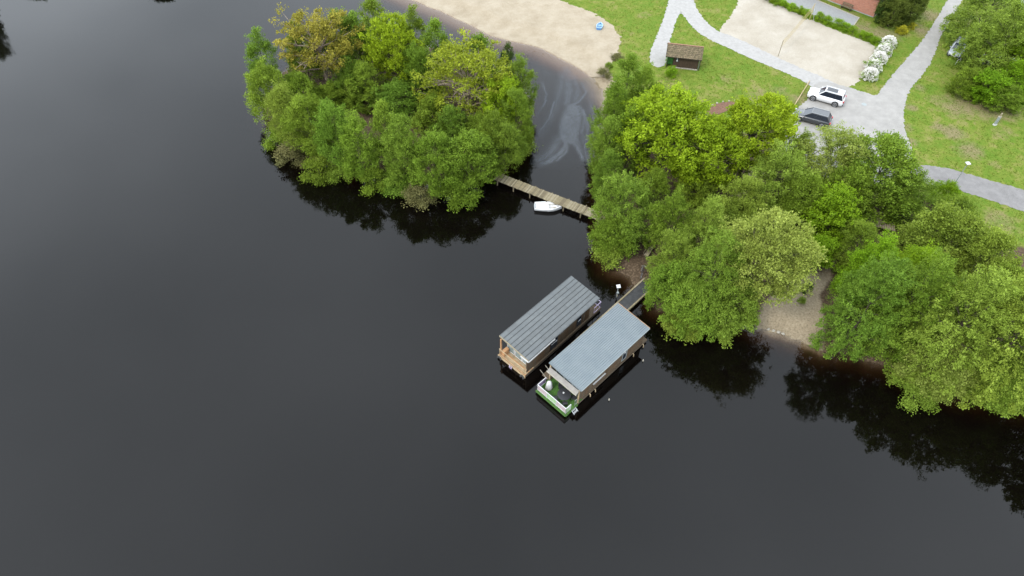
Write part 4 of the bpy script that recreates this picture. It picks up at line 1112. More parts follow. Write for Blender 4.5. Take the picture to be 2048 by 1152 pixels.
def houseboat_felt():
    c = Vector((3.66, 38.70, 0)); ang = R(45.9)
    L_, W, zl, zh = 10.0, 3.62, 2.72, 3.06
    root = empty('houseboat', c, ang, 'timber houseboat with flat grey roof of seamed felt sheets, moored left of the boardwalk', 'houseboat', 'houseboats moored at the boardwalk')
    tilt = math.atan2(zh - zl, W)
    # pontoon and deck
    for y in (-1.25, 1.25): MB().b2(-5.15, 5.55, y - .45, y + .45, -.35, .26).build('float', M['wood_dark'], root, bevel=.06)
    MB().b2(-5.3, 5.7, -1.72, 1.72, .27, .42).build('deck', M['wood_brown_b'], root)
    fb = MB()
    for z in (.08, .24): fb.b2(-5.36, -5.31, -1.76, 1.76, z, z + .14)
    fb.build('fascia_board', M['wood_pale'], root)
    rr = random.Random(3)
    for i in range(8):                               # balcony boards
        x = -5.3 + i * .155
        MB().b2(x, x + .145, -1.7, 1.7, .421, .442).build('deck_board', M['wood_pale' if i % 3 else 'wood_orange'], root)
    # walls
    def wt(y): return roofz(y, W, zl, zh) - .14
    y0, y1 = -1.58, 1.58
    MB().b2(-4.35, 3.9, y0 + .03, y1 - .03, .43, wt(y0) - .02).build('wall', M['wood_brown_b'], root)
    d1, d2 = (-1.75, -.7, .46, 2.42), (2.05, 2.75, .46, 2.42)
    cladding(root, -4.98, 3.4, y0 + .028, .43, wt(y0) - .01, [d1, d2], seed=2)
    cladding(root, -4.35, 3.9, y1 - .028, .43, wt(y1) - .06, [], face=1, seed=3)
    MB().b2(-4.98, -4.36, y0 + .03, y0 + .08, .43, wt(y0) - .02).build('wind_screen', M['wood_brown_b'], root)
    for (a, b, z0, z1) in (d1, d2):
        dr = MB().b2(a, b, y0 + .01, y0 + .045, z0, z1).build('door', M['black'], root)
        n = 2 if b - a > .9 else 1
        for i in range(n):
            w = (b - a) / n
            MB().b2(a + i * w + .08, a + (i + 1) * w - .08, y0 - .004, y0 + .006, z0 + .14, z1 - .12).build('pane', M['glass_dark'], dr)
        MB().tube([(a + .12, y0 - .03, 1.45), (b - .12, y0 - .03, 1.45)], .022, 6).build('handle', M['white'], dr)
    cladding(root, 3.42, 3.92, y0 + .02, .43, wt(y0) - .02, [], 'screen', 'wood_brown', 'wood_dark', .25, seed=8)
    MB().b2(-.55, -.05, y0 - .09, y0 - .02, 2.12, 2.2).build('wall_light', M['white'], root)
    cb = MB().tube([(3.0, y0 - .03, 2.3), (3.05, y0 - .05, 1.6), (3.0, y0 - .03, .8)], .015, 5).build('cable', M['grey_paint'], root)
    # front glazing under the overhang
    for i in range(3):
        ya = -1.45 + i * .98; windowx(root, ya, ya + .92, .5, 2.35, -4.36, -1)
    for y in (1.52,): MB().b2(-5.2, -5.08, y - .06, y + .06, .43, wt(y) - .02).build('corner_post', M['wood_orange'], root)
    MB().b2(-5.15, -4.5, 1.1, 1.45, .45, 1.15).build('storage_box', M['wood_orange'], root, bevel=.02)
    rail(root, [(-5.2, 1.68), (-5.27, 1.55), (-5.27, -1.55), (-5.1, -1.66)], .43, .86, 'wood_pale', None, 1.1, r=.018)
    # rear deck
    rail(root, [(4.15, 1.66), (5.64, 1.66), (5.64, -1.62), (4.6, -1.66)], .43, .92, 'lilac', None, 1.0, r=.02)
    windowx(root, -1.2, .1, .46, 2.3, 3.91, 1, 'door', 'grey_paint', 'glass_dark'); windowx(root, .4, 1.3, 1.1, 2.2, 3.91, 1)
    # roof: eight strips of felt, each of several sheets, over a board roof
    T_ = Matrix.Translation((0, 0, (zl + zh) / 2 - .07)) @ Matrix.Rotation(tilt, 4, 'X')
    slab = MB().b2(-L_ / 2, L_ / 2, -W / 2 / math.cos(tilt), W / 2 / math.cos(tilt), -.07, .055)
    ro = slab.build('roof', M['seam'], root); ro.matrix_local = T_
    wtot = W / math.cos(tilt); ns = 8; sw = wtot / ns
    ks = ('roof_felt', 'roof_felt', 'roof_felt_b', 'roof_felt_c')
    for s in range(ns):
        x = -L_ / 2
        first = True
        while x < L_ / 2 - .05:
            ln = rr.uniform(1.0, 1.9) if not first else rr.uniform(.5, 1.6)
            first = False
            xe = min(L_ / 2, x + ln)
            if L_ / 2 - xe < .35: xe = L_ / 2
            ya, yb = -wtot / 2 + s * sw + .022, -wtot / 2 + (s + 1) * sw - .022
            o = MB().b2(x + .003, xe - .003, ya, yb, .056, .068 + rr.uniform(0, .006)).build('roof_sheet', M[rr.choice(ks)], ro)
            x = xe
        if s:
            MB().b2(-L_ / 2, L_ / 2, -wtot / 2 + s * sw - .028, -wtot / 2 + s * sw + .028, .057, .092).build('seam', M['seam'], ro)
    for y, h_ in ((-wtot / 2 - .02, .05), (wtot / 2 + .02, .05)):
        MB().b2(-L_ / 2, L_ / 2, y - .018, y + .018, -.10, .075).build('trim', M['roof_felt_c'], ro)
    MB().b2(-L_ / 2 - .04, -L_ / 2 - .002, -wtot / 2 - .03, wtot / 2 + .03, -.13, .06).build('trim', M['wood_grey_c'], ro)
    MB().b2(-5.05, -1.5, -W / 2 - .09, -W / 2 - .045, zl - .24, zl - .10).build('gutter_board', M['white'], root)
    MB().b2(-5.12, -5.05, -W / 2 - .05, -W / 2 + .9, zl - .22, zl - .08).build('gutter_board', M['white'], root)
    # swim ladder, outboard bracket, tyre fender
    lad = MB()
    for y in (-.12, .16): lad.tube([(-5.38, y, .45), (-5.46, y, .2), (-5.46, y, -.5)], .025, 6)
    for z in (-.3, 0, .22): lad.tube([(-5.46, -.12, z), (-5.46, .16, z)], .02, 6)
    lad.build('swim_ladder', M['lilac'], root)
    for x, y in ((-5.45, -1.45), (-5.42, 1.5)):
        t = MB()
        pts = [(x, y + .2 * math.cos(a), .1 + .2 * math.sin(a)) for a in [i * math.pi / 8 for i in range(17)]]
        t.tube(pts, .075, 6, False); t.build('tyre_fender', M['rubber'], root)
    return root
houseboat_felt()

def houseboat_metal():
    c = Vector((8.05, 35.47, 0)); ang = R(44.7)
    L_, W, zl, zh = 9.52, 3.85, 2.70, 3.0
    root = empty('houseboat', c, ang, 'timber houseboat with ribbed blue grey metal roof and green turf terrace', 'houseboat', 'houseboats moored at the boardwalk')
    tilt = math.atan2(zh - zl, W)
    for y in (-1.3, 1.3): MB().b2(-6.2, 5.0, y - .45, y + .45, -.35, .22).build('float', M['wood_dark'], root, bevel=.06)
    MB().b2(-6.46, 5.15, -1.8, 1.8, .23, .38).build('deck', M['wood_brown_b'], root)
    MB().b2(-6.44, -4.2, -1.78, 1.78, .381, .41).build('turf', M['turf'], root)
    MB().b2(-6.51, -6.465, -1.82, 1.82, .14, .41).build('fascia', M['turf'], root)
    MB().b2(-6.46, -4.9, -1.86, -1.805, .16, .40).build('fascia', M['turf'], root)
    def wt(y): return roofz(y, W, zl, zh) - .12
    y0, y1 = -1.68, 1.68
    MB().b2(-4.15, 4.5, y0 + .03, y1 - .03, .39, wt(y0) - .02).build('wall', M['wood_brown_b'], root)
    w1, d1, w2 = (-2.75, -1.15, 1.30, 1.42), (1.35, 2.05, .45, 2.36), (-9, -9, 0, 0)
    cladding(root, -4.72, 4.5, y0 + .028, .39, wt(y0) - .01, [(-2.75, -1.15, 1.25, 2.15), d1], seed=5)
    cladding(root, -4.15, 4.5, y1 - .028, .39, wt(y1) - .06, [], face=1, seed=6)
    MB().b2(-4.72, -4.16, y0 + .03, y0 + .09, .39, wt(y0) - .02).build('wind_screen', M['wood_brown'], root)
    MB().b2(-4.72, -4.16, y1 - .09, y1 - .03, .39, wt(y1) - .02).build('wind_screen', M['wood_brown_b'], root)
    wn_ = MB().b2(-2.75, -1.15, y0 - .004, y0 + .03, 1.25, 2.15).build('window_shutter', M['wood_brown_b'], root)
    MB().b2(-2.8, -1.1, y0 - .12, y0 - .006, 1.20, 1.26).build('window_sill', M['white'], root)
    window(root, d1[0], d1[1], d1[2], d1[3], y0 + .03, -1, 'door', 'grey_paint', 'glass_dark', .08)
    MB().b2(1.58, 1.82, y0 - .03, y0 - .006, 1.5, 1.85).build('door_light', M['white'], root)
    for x in (.9, -1.0): MB().b2(x, x + .09, y0 - .09, y0 - .01, 2.2, 2.32).build('wall_light', M['white'], root)
    for i in range(3):
        ya = -1.5 + i * 1.02; windowx(root, ya, ya + .96, .45, 2.3, -4.16, -1, 'glass_door', 'grey_paint', 'glass_dark')
    for y in (-1.72, 1.70): MB().b2(-4.83, -4.735, y - .05, y + .05, .41, wt(y) - .02).build('corner_post', M['wood_pale'], root)
    # ribbed roof: four sheets with trapezoid ribs along the length
    wtot = W / math.cos(tilt)
    T_ = Matrix.Translation((0, 0, (zl + zh) / 2 - .05)) @ Matrix.Rotation(tilt, 4, 'X')
    ro = MB().b2(-L_ / 2 + .02, L_ / 2 - .02, -wtot / 2 + .02, wtot / 2 - .02, -.06, .03).build('roof', M['wood_grey_b'], root); ro.matrix_local = T_
    pan, ribs = 4, 5
    pw = wtot / pan
    for p in range(pan):
        prof = []
        for r_ in range(ribs):
            y = -wtot / 2 + p * pw + r_ * pw / ribs; s = pw / ribs
            prof += [(y, .045), (y + s * .5, .045), (y + s * .56, .115), (y + s * .80, .115), (y + s * .9, .045)]
        prof.append((-wtot / 2 + (p + 1) * pw, .045))
        mb = MB()
        dz = .0025 * (p % 2)
        for (xa, xb, up) in ((-L_ / 2, .4, .0), (.4 - .12, L_ / 2, .004)):
            A = [(xa, y, z + dz + up) for y, z in prof]; B = [(xb, y, z + dz + up) for y, z in prof]
            Bo = [(xb, y, z + dz + up - .006) for y, z in prof]; Ao = [(xa, y, z + dz + up - .006) for y, z in prof]
            mb.loft([A, B], cap=False, close=False); mb.loft([Bo, Ao], cap=False, close=False)
            mb.loft([Ao, A], cap=False, close=False); mb.loft([B, Bo], cap=False, close=False)
        mb.build('roof_sheet', M['roof_metal'], ro)
    MB().b2(-L_ / 2 - .05, -L_ / 2 - .004, -wtot / 2, wtot / 2, -.10, .075).build('trim', M['roof_metal'], ro)
    MB().b2(L_ / 2 + .004, L_ / 2 + .05, -wtot / 2, wtot / 2, -.10, .075).build('trim', M['wood_orange'], ro)
    MB().b2(-L_ / 2, L_ / 2, -wtot / 2 - .05, -wtot / 2 - .004, -.12, .035).build('gutter', M['grey_paint'], ro)
    # awning cassette sloping out over the terrace
    a = MB().add([(-4.82, -1.75, 2.50), (-5.2, -1.75, 2.28), (-5.2, 1.75, 2.28), (-4.82, 1.75, 2.50), (-4.82, -1.75, 2.44), (-5.2, -1.75, 2.20), (-5.2, 1.75, 2.20), (-4.82, 1.75, 2.44)],
                 [(0, 1, 2, 3), (7, 6, 5, 4), (0, 4, 5, 1), (1, 5, 6, 2), (2, 6, 7, 3), (3, 7, 4, 0)])
    aw = a.build('awning', M['awning'], root)
    MB().b2(-5.25, -5.205, -1.77, 1.77, 2.16, 2.30).build('front_bar', M['kerb'], aw)
    # terrace railing with white and pale panels
    rail(root, [(-5.3, 1.72), (-6.38, 1.72), (-6.38, -1.72), (-5.75, -1.72)], .41, .88, 'white', ('panel_lilac', 'panel_pink', 'panel_green', 'panel_pink', 'panel_green'), 1.15, True, .028)
    rail(root, [(-5.2, -1.72), (-4.95, -1.72)], .41, .85, 'steel', None, .6, True, .02)
    st_ = MB()
    for i, z in enumerate((.28, .10)): st_.b2(-5.72, -5.22, -1.98 - i * .2, -1.84 - i * .2 + .03, z, z + .05)
    for x in (-5.72, -5.22): st_.bar((x, -1.84, .34), (x, -2.2, .06), .04)
    st_.build('boarding_step', M['steel'], root)
    for x in (-2.6, -3.3, 2.9, 4.4):
        MB().tube([(x, -1.83, .42), (x, -1.95, .3), (x, -1.97, .02)], .05, 6).build('fender', M['wood_pale'], root)
    gp = MB().b2(-4.9, -3.0, 1.82, 2.55, .30, .36).build('side_platform', M['wood_brown_b'], root)
    for x in (-4.9, -4.2): MB().bar((x, 1.9, .38), (x + .25, 3.05, .40), .05, .03).build('mooring_strut', M['kerb'], root)
    return root
M['panel_pink'] = mat('panel_pink', (.25, .20, .205), (.33, .28, .28), 3, .3)
M['panel_green'] = mat('panel_green', (.17, .27, .13), (.27, .36, .22), 3, .3)
M['panel_lilac'] = mat('panel_lilac', (.18, .12, .23), (.26, .19, .31), 3, .3)
hb2 = houseboat_metal()
HB2 = Matrix.Translation((8.05, 35.47, 0)) @ Matrix.Rotation(R(44.7), 4, 'Z')
HB1 = Matrix.Translation((3.66, 38.70, 0)) @ Matrix.Rotation(R(45.9), 4, 'Z')

def terrace_things():
    # round black table
    p = HB2 @ Vector((-5.35, -.55, .412))
    t = empty('garden_table', p, .3, 'round black garden table on the turf terrace', 'table')
    MB().tube([(0, 0, .70), (0, 0, .735)], .62, 28).build('tabletop', M['black'], t)
    MB().tube([(0, 0, .03), (0, 0, .70)], .045, 8).build('stem', M['black'], t)
    for k in range(4):
        a = k * math.pi / 2; MB().bar((0, 0, .05), (.38 * math.cos(a), .38 * math.sin(a), .025), .05, .04).build('leg', M['black'], t)
    cup = empty('cup', p + Vector((-.05, .1, .737)), 0, 'white cup on the black garden table', 'cup')
    MB().tube([(0, 0, 0), (0, 0, .13)], [.06, .075], 10).build('body', M['white'], cup)
    pts = [(.075 + .04 * math.sin(a), 0, .07 + .04 * math.cos(a)) for a in [i * math.pi / 6 for i in range(7)]]
    MB().tube(pts, .01, 5).build('handle', M['white'], cup)
    for i, (dx, dy, lb) in enumerate([(-.55, -.62, 'black garden chair at the terrace corner side of the table'), (.55, -.72, 'black garden chair between the table and the wall end'),
                                      (-.78, .42, 'black garden chair on the railing side of the table'), (.5, .78, 'black garden chair under the awning')]):
        q_ = HB2 @ Vector((-5.35 + dx * .9, -.55 + dy * .95, .412))
        a = math.atan2(-(dy), -(dx)) + R(44.7)
        ch = empty('garden_chair', q_, a, lb, 'chair', 'black garden chairs on the terrace')
        MB().b2(-.22, .22, -.22, .22, .42, .46).build('seat', M['black'], ch, bevel=.01)
        MB().add([(-.22, -.22, .46), (-.22, .22, .46), (-.32, .20, .9), (-.32, -.20, .9), (-.19, -.22, .46), (-.19, .22, .46), (-.29, .20, .9), (-.29, -.20, .9)],
                 [(0, 1, 2, 3), (7, 6, 5, 4), (0, 4, 5, 1), (1, 5, 6, 2), (2, 6, 7, 3), (3, 7, 4, 0)]).build('backrest', M['black'], ch)
        for x in (-.2, .2):
            for y in (-.2, .2): MB().bar((x, y, .42), (x * 1.15, y * 1.15, 0), .03).build('leg', M['black'], ch)
    # something tall under a white dust cover
    p = HB2 @ Vector((-5.5, 1.12, .412))
    cv = empty('covered_chair', p, .5, 'terrace furniture wrapped in a white cover beside the railing', 'covered chair')
    rings = []
    for z, r, tw in ((0, .36, 0), (.25, .34, .1), (.6, .30, .2), (.95, .24, .3), (1.12, .14, .4), (1.16, .03, .45)):
        rings.append([(r * (1 + .12 * math.sin(5 * a + z * 3)) * math.cos(a + tw), r * (.8 + .12 * math.cos(4 * a)) * math.sin(a + tw), z) for a in [i * math.pi / 9 for i in range(18)]])
    MB().loft(rings).build('cover', M['white'], cv, True)
    MB().tube([(.36 * math.cos(a), .29 * math.sin(a), .12) for a in [i * math.pi / 9 for i in range(19)]], .02, 5, False).build('tie_cord', M['kerb'], cv)
terrace_things()

def boardwalk():
    z = .5
    a, b = G(1290, 556, z), G(1100, 727, z)
    d = b - a; ang = math.atan2(d.y, d.x); Ln = d.length
    root = empty('boardwalk', (a.x, a.y, 0), ang, 'dark surfaced boardwalk with timber edge beams leading between the houseboats', 'boardwalk')
    W = 1.32                                         # local +y is to the right in the photo
    MB().b2(-.6, Ln, .06, W - .06, z - .10, z - .012).build('walkway', M['walk_felt'], root)
    for y in (0, W):
        n = 6
        for i in range(n):
            x0 = -.6 + (Ln + .6) * i / n
            MB().b2(x0 + .01, x0 + (Ln + .6) / n - .01, y - .075, y + .075, z - .14, z + .06 + .012 * (i % 2)).build('edge_beam', M['wood_orange' if False else ('wood_grey' if i % 2 else 'wood_grey_c')], root)
    for i in range(7):
        x = .5 + i * (Ln - 1) / 6
        for y in (.2, W - .2): MB().tube([(x, y, -2.4), (x, y, z - .1)], .08, 8).build('post', M['wood_dark'], root)
    MB().b2(-1.9, -.6, -.05, W + .05, z - .12, z + .02).build('ramp', M['walk_felt'], root)
    T0 = Matrix.Translation((a.x, a.y, 0)) @ Matrix.Rotation(ang, 4, 'Z')
    # plank left lying on the walkway
    p = T0 @ Vector((Ln * .66, .34, z))
    pl = MB().b2(-.9, .9, -.09, .09, -.008, .04).build('loose_plank', M['wood_orange'])
    pl.location = p; pl.rotation_euler = (0, 0, ang + .03)
    tag(pl, 'loose orange plank lying on the boardwalk between the houseboats', 'plank')
    # hose coil and white jug at the shore end
    p = T0 @ Vector((.55, W - .02, z + .075))
    h = empty('hose', p, 0, 'yellow green coiled hose on the boardwalk edge', 'hose')
    pts = []
    for i in range(49):
        t_ = i * math.pi / 8; r = .26 + .012 * math.sin(i * 1.7); pts.append((r * math.cos(t_), r * math.sin(t_), .02 + .05 * i / 48))
    MB().tube(pts, .022, 6).build('coil', M['hose'], h)
    MB().tube([(.26, 0, .07), (.36, .02, .06), (.42, .06, .05)], [.022, .03, .03], 6).build('nozzle', M['grey_paint'], h)
    p = T0 @ Vector((.0, W + .0, z + .075))
    j = empty('jug', p, .4, 'white water jug beside the coiled hose', 'jug')
    MB().tube([(0, 0, 0), (0, 0, .3), (0, 0, .38), (0, 0, .44)], [.15, .16, .08, .06], 12).build('body', M['white'], j)
    MB().tube([(.06, 0, .42), (.16, 0, .38), (.16, 0, .26)], .02, 5).build('handle', M['white'], j)
    # square white lamp on a post in the water
    s = G(1233, 594, 0)
    lp = empty('panel_lamp', (s.x, s.y, 0), R(10), 'white square panel on a thin post standing in the water by the boardwalk', 'lamp post')
    MB().tube([(0, 0, -2.4), (0, 0, 1.62)], .045, 8).build('post', M['grey_paint'], lp)
    MB().box((0, 0, 1.70), (.40, .36, .07), m=Matrix.Rotation(R(18), 3, 'X')).build('panel', M['white'], lp, bevel=.01)
    MB().box((.02, -.08, .75), (.20, .16, .22)).build('control_box', M['grey_paint'], lp, bevel=.01)
    MB().b2(-.03, .03, -.2, .08, .32, .40).build('bracket', M['wood_grey'], lp)
M['hose'] = mat('hose', (.42, .40, .12), (.55, .52, .2), 5, .5)
boardwalk()
def bicycle():
    p = G(1281, 549, LZ - .2); p.z = LZ - .12
    r = empty('bicycle', p, R(80), 'black bicycle leaning at the shore end of the boardwalk', 'bicycle')
    tilt = Matrix.Rotation(R(12), 3, 'X')
    def tr(pts): return [tilt @ Vector(q_) for q_ in pts]
    for x in (-.52, .52):
        w = MB().tube(tr([(x + .33 * math.cos(a), 0, .34 + .33 * math.sin(a)) for a in [i * math.pi / 10 for i in range(21)]]), .022, 6, False).build('wheel', M['rubber'], r)
        sp = MB()
        for k in range(6): a = k * math.pi / 3; sp.bar(tilt @ Vector((x, 0, .34)), tilt @ Vector((x + .32 * math.cos(a), 0, .34 + .32 * math.sin(a))), .008)
        sp.build('spokes', M['steel'], w)
    f = MB()
    for a, b in (((-.52, 0, .34), (-.05, 0, .30)), ((-.05, 0, .30), (-.2, 0, .82)), ((-.2, 0, .82), (-.52, 0, .34)), ((-.05, 0, .30), (.36, 0, .80)), ((-.18, 0, .76), (.36, 0, .80)), ((.36, 0, .80), (.52, 0, .34)), ((.36, 0, .8), (.32, 0, .98))):
        f.tube(tr([a, b]), .018, 6)
    f.build('frame', M['black'], r)
    MB().box(tilt @ Vector((-.2, 0, .88)), (.26, .13, .05), m=tilt).build('saddle', M['black'], r, bevel=.01)
    MB().tube(tr([(.22, -.28, 1.0), (.32, 0, .99), (.22, .28, 1.0)]), .015, 6).build('handlebar', M['steel'], r)
bicycle()
def buoy(px, py, lb):
    p = G(px, py, 0)
    b = empty('marker_buoy', (p.x, p.y, 0), 0, lb, 'buoy', 'white marker buoys near the ribbed roof houseboat')
    MB().tube([(0, 0, -.12), (0, 0, -.02), (0, 0, .10), (0, 0, .22), (0, 0, .30)], [.03, .07, .075, .05, .02], 10).build('float', M['kerb'], b, True)
    MB().tube([(0, 0, .30), (0, 0, .38)], .02, 6).build('eyelet', M['black'], b)
    MB().tube([(0, 0, -.12), (.05, 0, -1.2), (0, 0, -2.3)], .012, 5).build('mooring_line', M['grey_paint'], b)
buoy(1218, 800, 'white marker buoy alone on open water below the ribbed roof')
buoy(1286, 722, 'white marker buoy near the shore corner of the ribbed roof houseboat')

# ------------------------------------------------------------------ toilet hut with mossy tiled roof
def hut():
    zr, ze = 3.35, 2.35                              # ridge and front eave heights above the lake datum
    rl, rr_ = G(1335.5, 86.5, zr), G(1408, 94.5, zr)
    el, er = G(1331, 112.5, ze), G(1403.5, 120.5, ze)
    u = ((rr_ - rl) + (er - el)); u.z = 0; u.normalize(); ang = math.atan2(u.y, u.x)
    ctr = (rl + rr_) / 2; L_ = ((rr_ - rl).length + (er - el).length) / 2
    run = abs((el - rl).cross(Vector((u.x, u.y, 0))).z); hl_ = L_ / 2
    root = empty('toilet_hut', (ctr.x, ctr.y, LZ), ang, 'small dark brown toilet hut with mossy tiled gable roof on the lawn', 'hut')
    zr -= LZ; ze -= LZ
    run = max(1.2, min(run, 2.2)); wy = run - .35
    # mossy tiles, front and back slope
    sl = math.hypot(run, zr - ze); al = math.atan2(zr - ze, run)
    for sgn, nm in ((-1, 'roof_slope'), (1, 'roof_slope')):
        base = MB().add([(-hl_, 0, zr), (hl_, 0, zr), (hl_, sgn * run, ze), (-hl_, sgn * run, ze), (-hl_, 0, zr - .1), (hl_, 0, zr - .1), (hl_, sgn * run, ze - .1), (-hl_, sgn * run, ze - .1)],
                        [(0, 1, 2, 3), (7, 6, 5, 4), (0, 4, 5, 1), (1, 5, 6, 2), (2, 6, 7, 3), (3, 7, 4, 0)])
        bo = base.build(nm, M['wood_dark'], root)
        tb = {0: MB(), 1: MB()}; rnd = random.Random(5)
        rows, cols = 7, 20
        for r_ in range(rows):
            for c_ in range(cols):
                x0 = -hl_ + (c_ + (.5 if r_ % 2 else 0)) * L_ / cols; x1 = min(hl_, x0 + L_ / cols - .012)
                t0, t1 = r_ / rows, min(1.0, (r_ + 1.12) / rows)
                up = .012 + rnd.uniform(0, .012)
                A = lambda x, t, h: (x, sgn * (run * t + math.sin(al) * h), zr - (zr - ze) * t + math.cos(al) * h)
                hh = (up + .0, up + .03)
                k = 0 if rnd.random() < .5 else 1
                vs = [A(x0, t0, .004), A(x1, t0, .004), A(x1, t1, hh[0]), A(x0, t1, hh[0]), A(x0, t0, .012), A(x1, t0, .012), A(x1, t1, hh[1]), A(x0, t1, hh[1])]
                tb[k].add(vs, [(3, 2, 1, 0), (4, 5, 6, 7), (0, 1, 5, 4), (1, 2, 6, 5), (2, 3, 7, 6), (3, 0, 4, 7)])
        for k in (0, 1):
            o = tb[k].build('tiles', M['moss_tile' if k else 'moss_tile_b'], bo); o['kind'] = 'stuff'
    MB().b2(-hl_, hl_, -.10, .10, zr - .02, zr + .07).build('ridge_cap', M['ridge'], root)
    # cabin: brown board wall facing the camera, open porch with green side panel at the left
    x0 = -hl_ + 1.15; x1 = hl_ - .35
    MB().b2(x0, x1, -wy, wy, .12, ze + .05).build('wall', M['hut_brown'], root)
    cb = MB(); x = x0; rnd = random.Random(9)
    while x < x1 - .02:
        xe = min(x + .13, x1); cb.b2(x + .005, xe - .005, -wy - .018 - rnd.uniform(0, .006), -wy - .001, .14, ze + .02); x = xe
    c = cb.build('cladding', M['hut_brown'], root); c['kind'] = 'stuff'
    gm = MB()
    for s_ in (-1, 1):
        for xx in (x0 + .02, x1 - .02):
            pass
    MB().b2(-hl_ + .28, -hl_ + .34, -wy, wy, .02, ze + .05).build('porch_screen', M['green_panel'], root)
    MB().b2(-hl_ + .36, x0 - .01, wy - .12, wy - .06, .02, ze + .05).build('porch_screen', M['green_panel'], root)
    MB().b2(-hl_ + .36, x0 - .01, -wy + .62, -wy + .67, .02, ze).build('porch_screen', M['green_panel'], root)
    for xx in (-hl_ + .31, x1 + .22):
        MB().b2(xx - .05, xx + .05, -wy - .12, -wy - .02, 0, ze - .02).build('post', M['wood_dark'], root)
    pl = MB(); n = 9; rnd = random.Random(2)
    for i in range(n):
        a = x0 - .05 + i * (x1 - x0 + .1) / n
        st_ = MB().b2(a + .01, a + (x1 - x0 + .1) / n - .015, -wy - .16, -wy + .02, -.02, .11 + rnd.uniform(-.015, .02)).build('plinth_stone', M['kerb'], root, bevel=.02)
    # figure pictogram
    sg = MB().b2(x0 + .25, x0 + .72, -wy - .05, -wy - .026, ze - .85, ze - .28).build('sign', M['black'], root)
    fig = MB()
    cx = x0 + .485; yy = -wy - .053
    fig.tube([(cx, yy + .003, ze - .38), (cx, yy - .004, ze - .38)], .06, 12)
    fig.add([(cx - .05, yy - .003, ze - .46), (cx + .05, yy - .003, ze - .46), (cx + .14, yy - .003, ze - .70), (cx - .14, yy - .003, ze - .70)], [(0, 1, 2, 3)])
    fig.b2(cx - .06, cx - .015, yy - .004, yy, ze - .80, ze - .70); fig.b2(cx + .015, cx + .06, yy - .004, yy, ze - .80, ze - .70)
    fig.build('pictogram', M['white'], sg)
    db = MB().tube([(x1 + .12, -wy + .2, 0), (x1 + .12, -wy + .2, ze - .1)], .04, 8).build('downpipe', M['grey_paint'], root)
    MB().box((x1 + .03, -wy + .45, 1.35), (.05, .5, .5)).build('window', M['glass_pale'], root)
M['moss_tile'] = mat('moss_tile', (.035, .028, .018), (.13, .105, .055), 9, .95, bump=.8, bscale=40)
M['moss_tile_b'] = mat('moss_tile_b', (.05, .036, .022), (.165, .13, .075), 7, .95, bump=.8, bscale=40)
M['ridge'] = mat('ridge', (.11, .06, .035), (.2, .12, .075), 6, .9)
M['hut_brown'] = mat('hut_brown', (.026, .015, .009), (.05, .031, .018), 2.5, .8, bump=.2, stretch=(6, 6, 1))
hut()

# ------------------------------------------------------------------ sand court net
def net():
    zt = LZ + 2.43
    a, b = G(1556, 113, LZ), G(1619, 39, LZ)
    root = empty('volleyball_net', (a.x, a.y, LZ), math.atan2(b.y - a.y, b.x - a.x), 'yellow volleyball net between two posts across the sand court', 'volleyball net')
    Ln = (b - a).length
    MB().tube([(0, 0, -.3), (0, 0, 2.5)], .04, 8).build('post', M['wood_grey'], root)
    MB().tube([(Ln, 0, -.3), (Ln, 0, 2.5)], .045, 8).build('post', M['net_yellow'], root)
    MB().tube([(Ln - .05, -.65, 0), (Ln, 0, 2.2)], .022, 6).build('stay', M['white'], root)
    sag = lambda x: .10 * math.sin(math.pi * x / Ln)
    for z, w, m_ in ((2.43, .07, 'net_yellow'), (1.5, .05, 'net_yellow')):
        t = MB(); n = 16
        for i in range(n):
            x0, x1 = Ln * i / n, Ln * (i + 1) / n
            t.bar((x0, 0, z - sag(x0)), (x1, 0, z - sag(x1)), .012, w)
        t.build('tape', M[m_], root)
    m = MB(); nx = int(Ln / .2)
    for i in range(nx + 1):
        x = .06 + (Ln - .12) * i / nx; m.bar((x, 0, 1.5 - sag(x)), (x, 0, 2.42 - sag(x)), .007)
    for k in range(1, 5):
        for i in range(16):
            x0, x1 = Ln * i / 16, Ln * (i + 1) / 16; z = 1.5 + .93 * k / 5
            m.bar((x0, 0, z - sag(x0)), (x1, 0, z - sag(x1)), .007)
    o = m.build('mesh', M['net_yellow'], root); o['kind'] = 'stuff'
M['net_yellow'] = mat('net_yellow', (.27, .21, .09), (.34, .27, .13), 4, .6)
net()

# ------------------------------------------------------------------ vehicles
def paint(name, c, rough=.28):
    m, nt, b = new_mat(name)
    b.inputs['Base Color'].default_value = (*c, 1); b.inputs['Roughness'].default_value = rough; b.inputs['Specular IOR Level'].default_value = .5
    b.inputs['Coat Weight'].default_value = .5; b.inputs['Coat Roughness'].default_value = .08
    return m
M['paint_white'] = paint('paint_white', (.50, .50, .51))
M['paint_dark'] = paint('paint_dark', (.028, .03, .033))
M['paint_silver'] = paint('paint_silver', (.20, .22, .235))
M['paint_blue'] = paint('paint_blue', (.06, .16, .34))
M['glass_roof'] = mat('glass_roof', (.03, .032, .036), None, 1, .35)
M['red_lamp'] = mat('red_lamp', (.3, .012, .02), None, 1, .2)
M['lamp_clear'] = mat('lamp_clear', (.35, .36, .38), None, 1, .1)
M['rim'] = mat('rim', (.28, .28, .29), None, 1, .3, metal=.7)
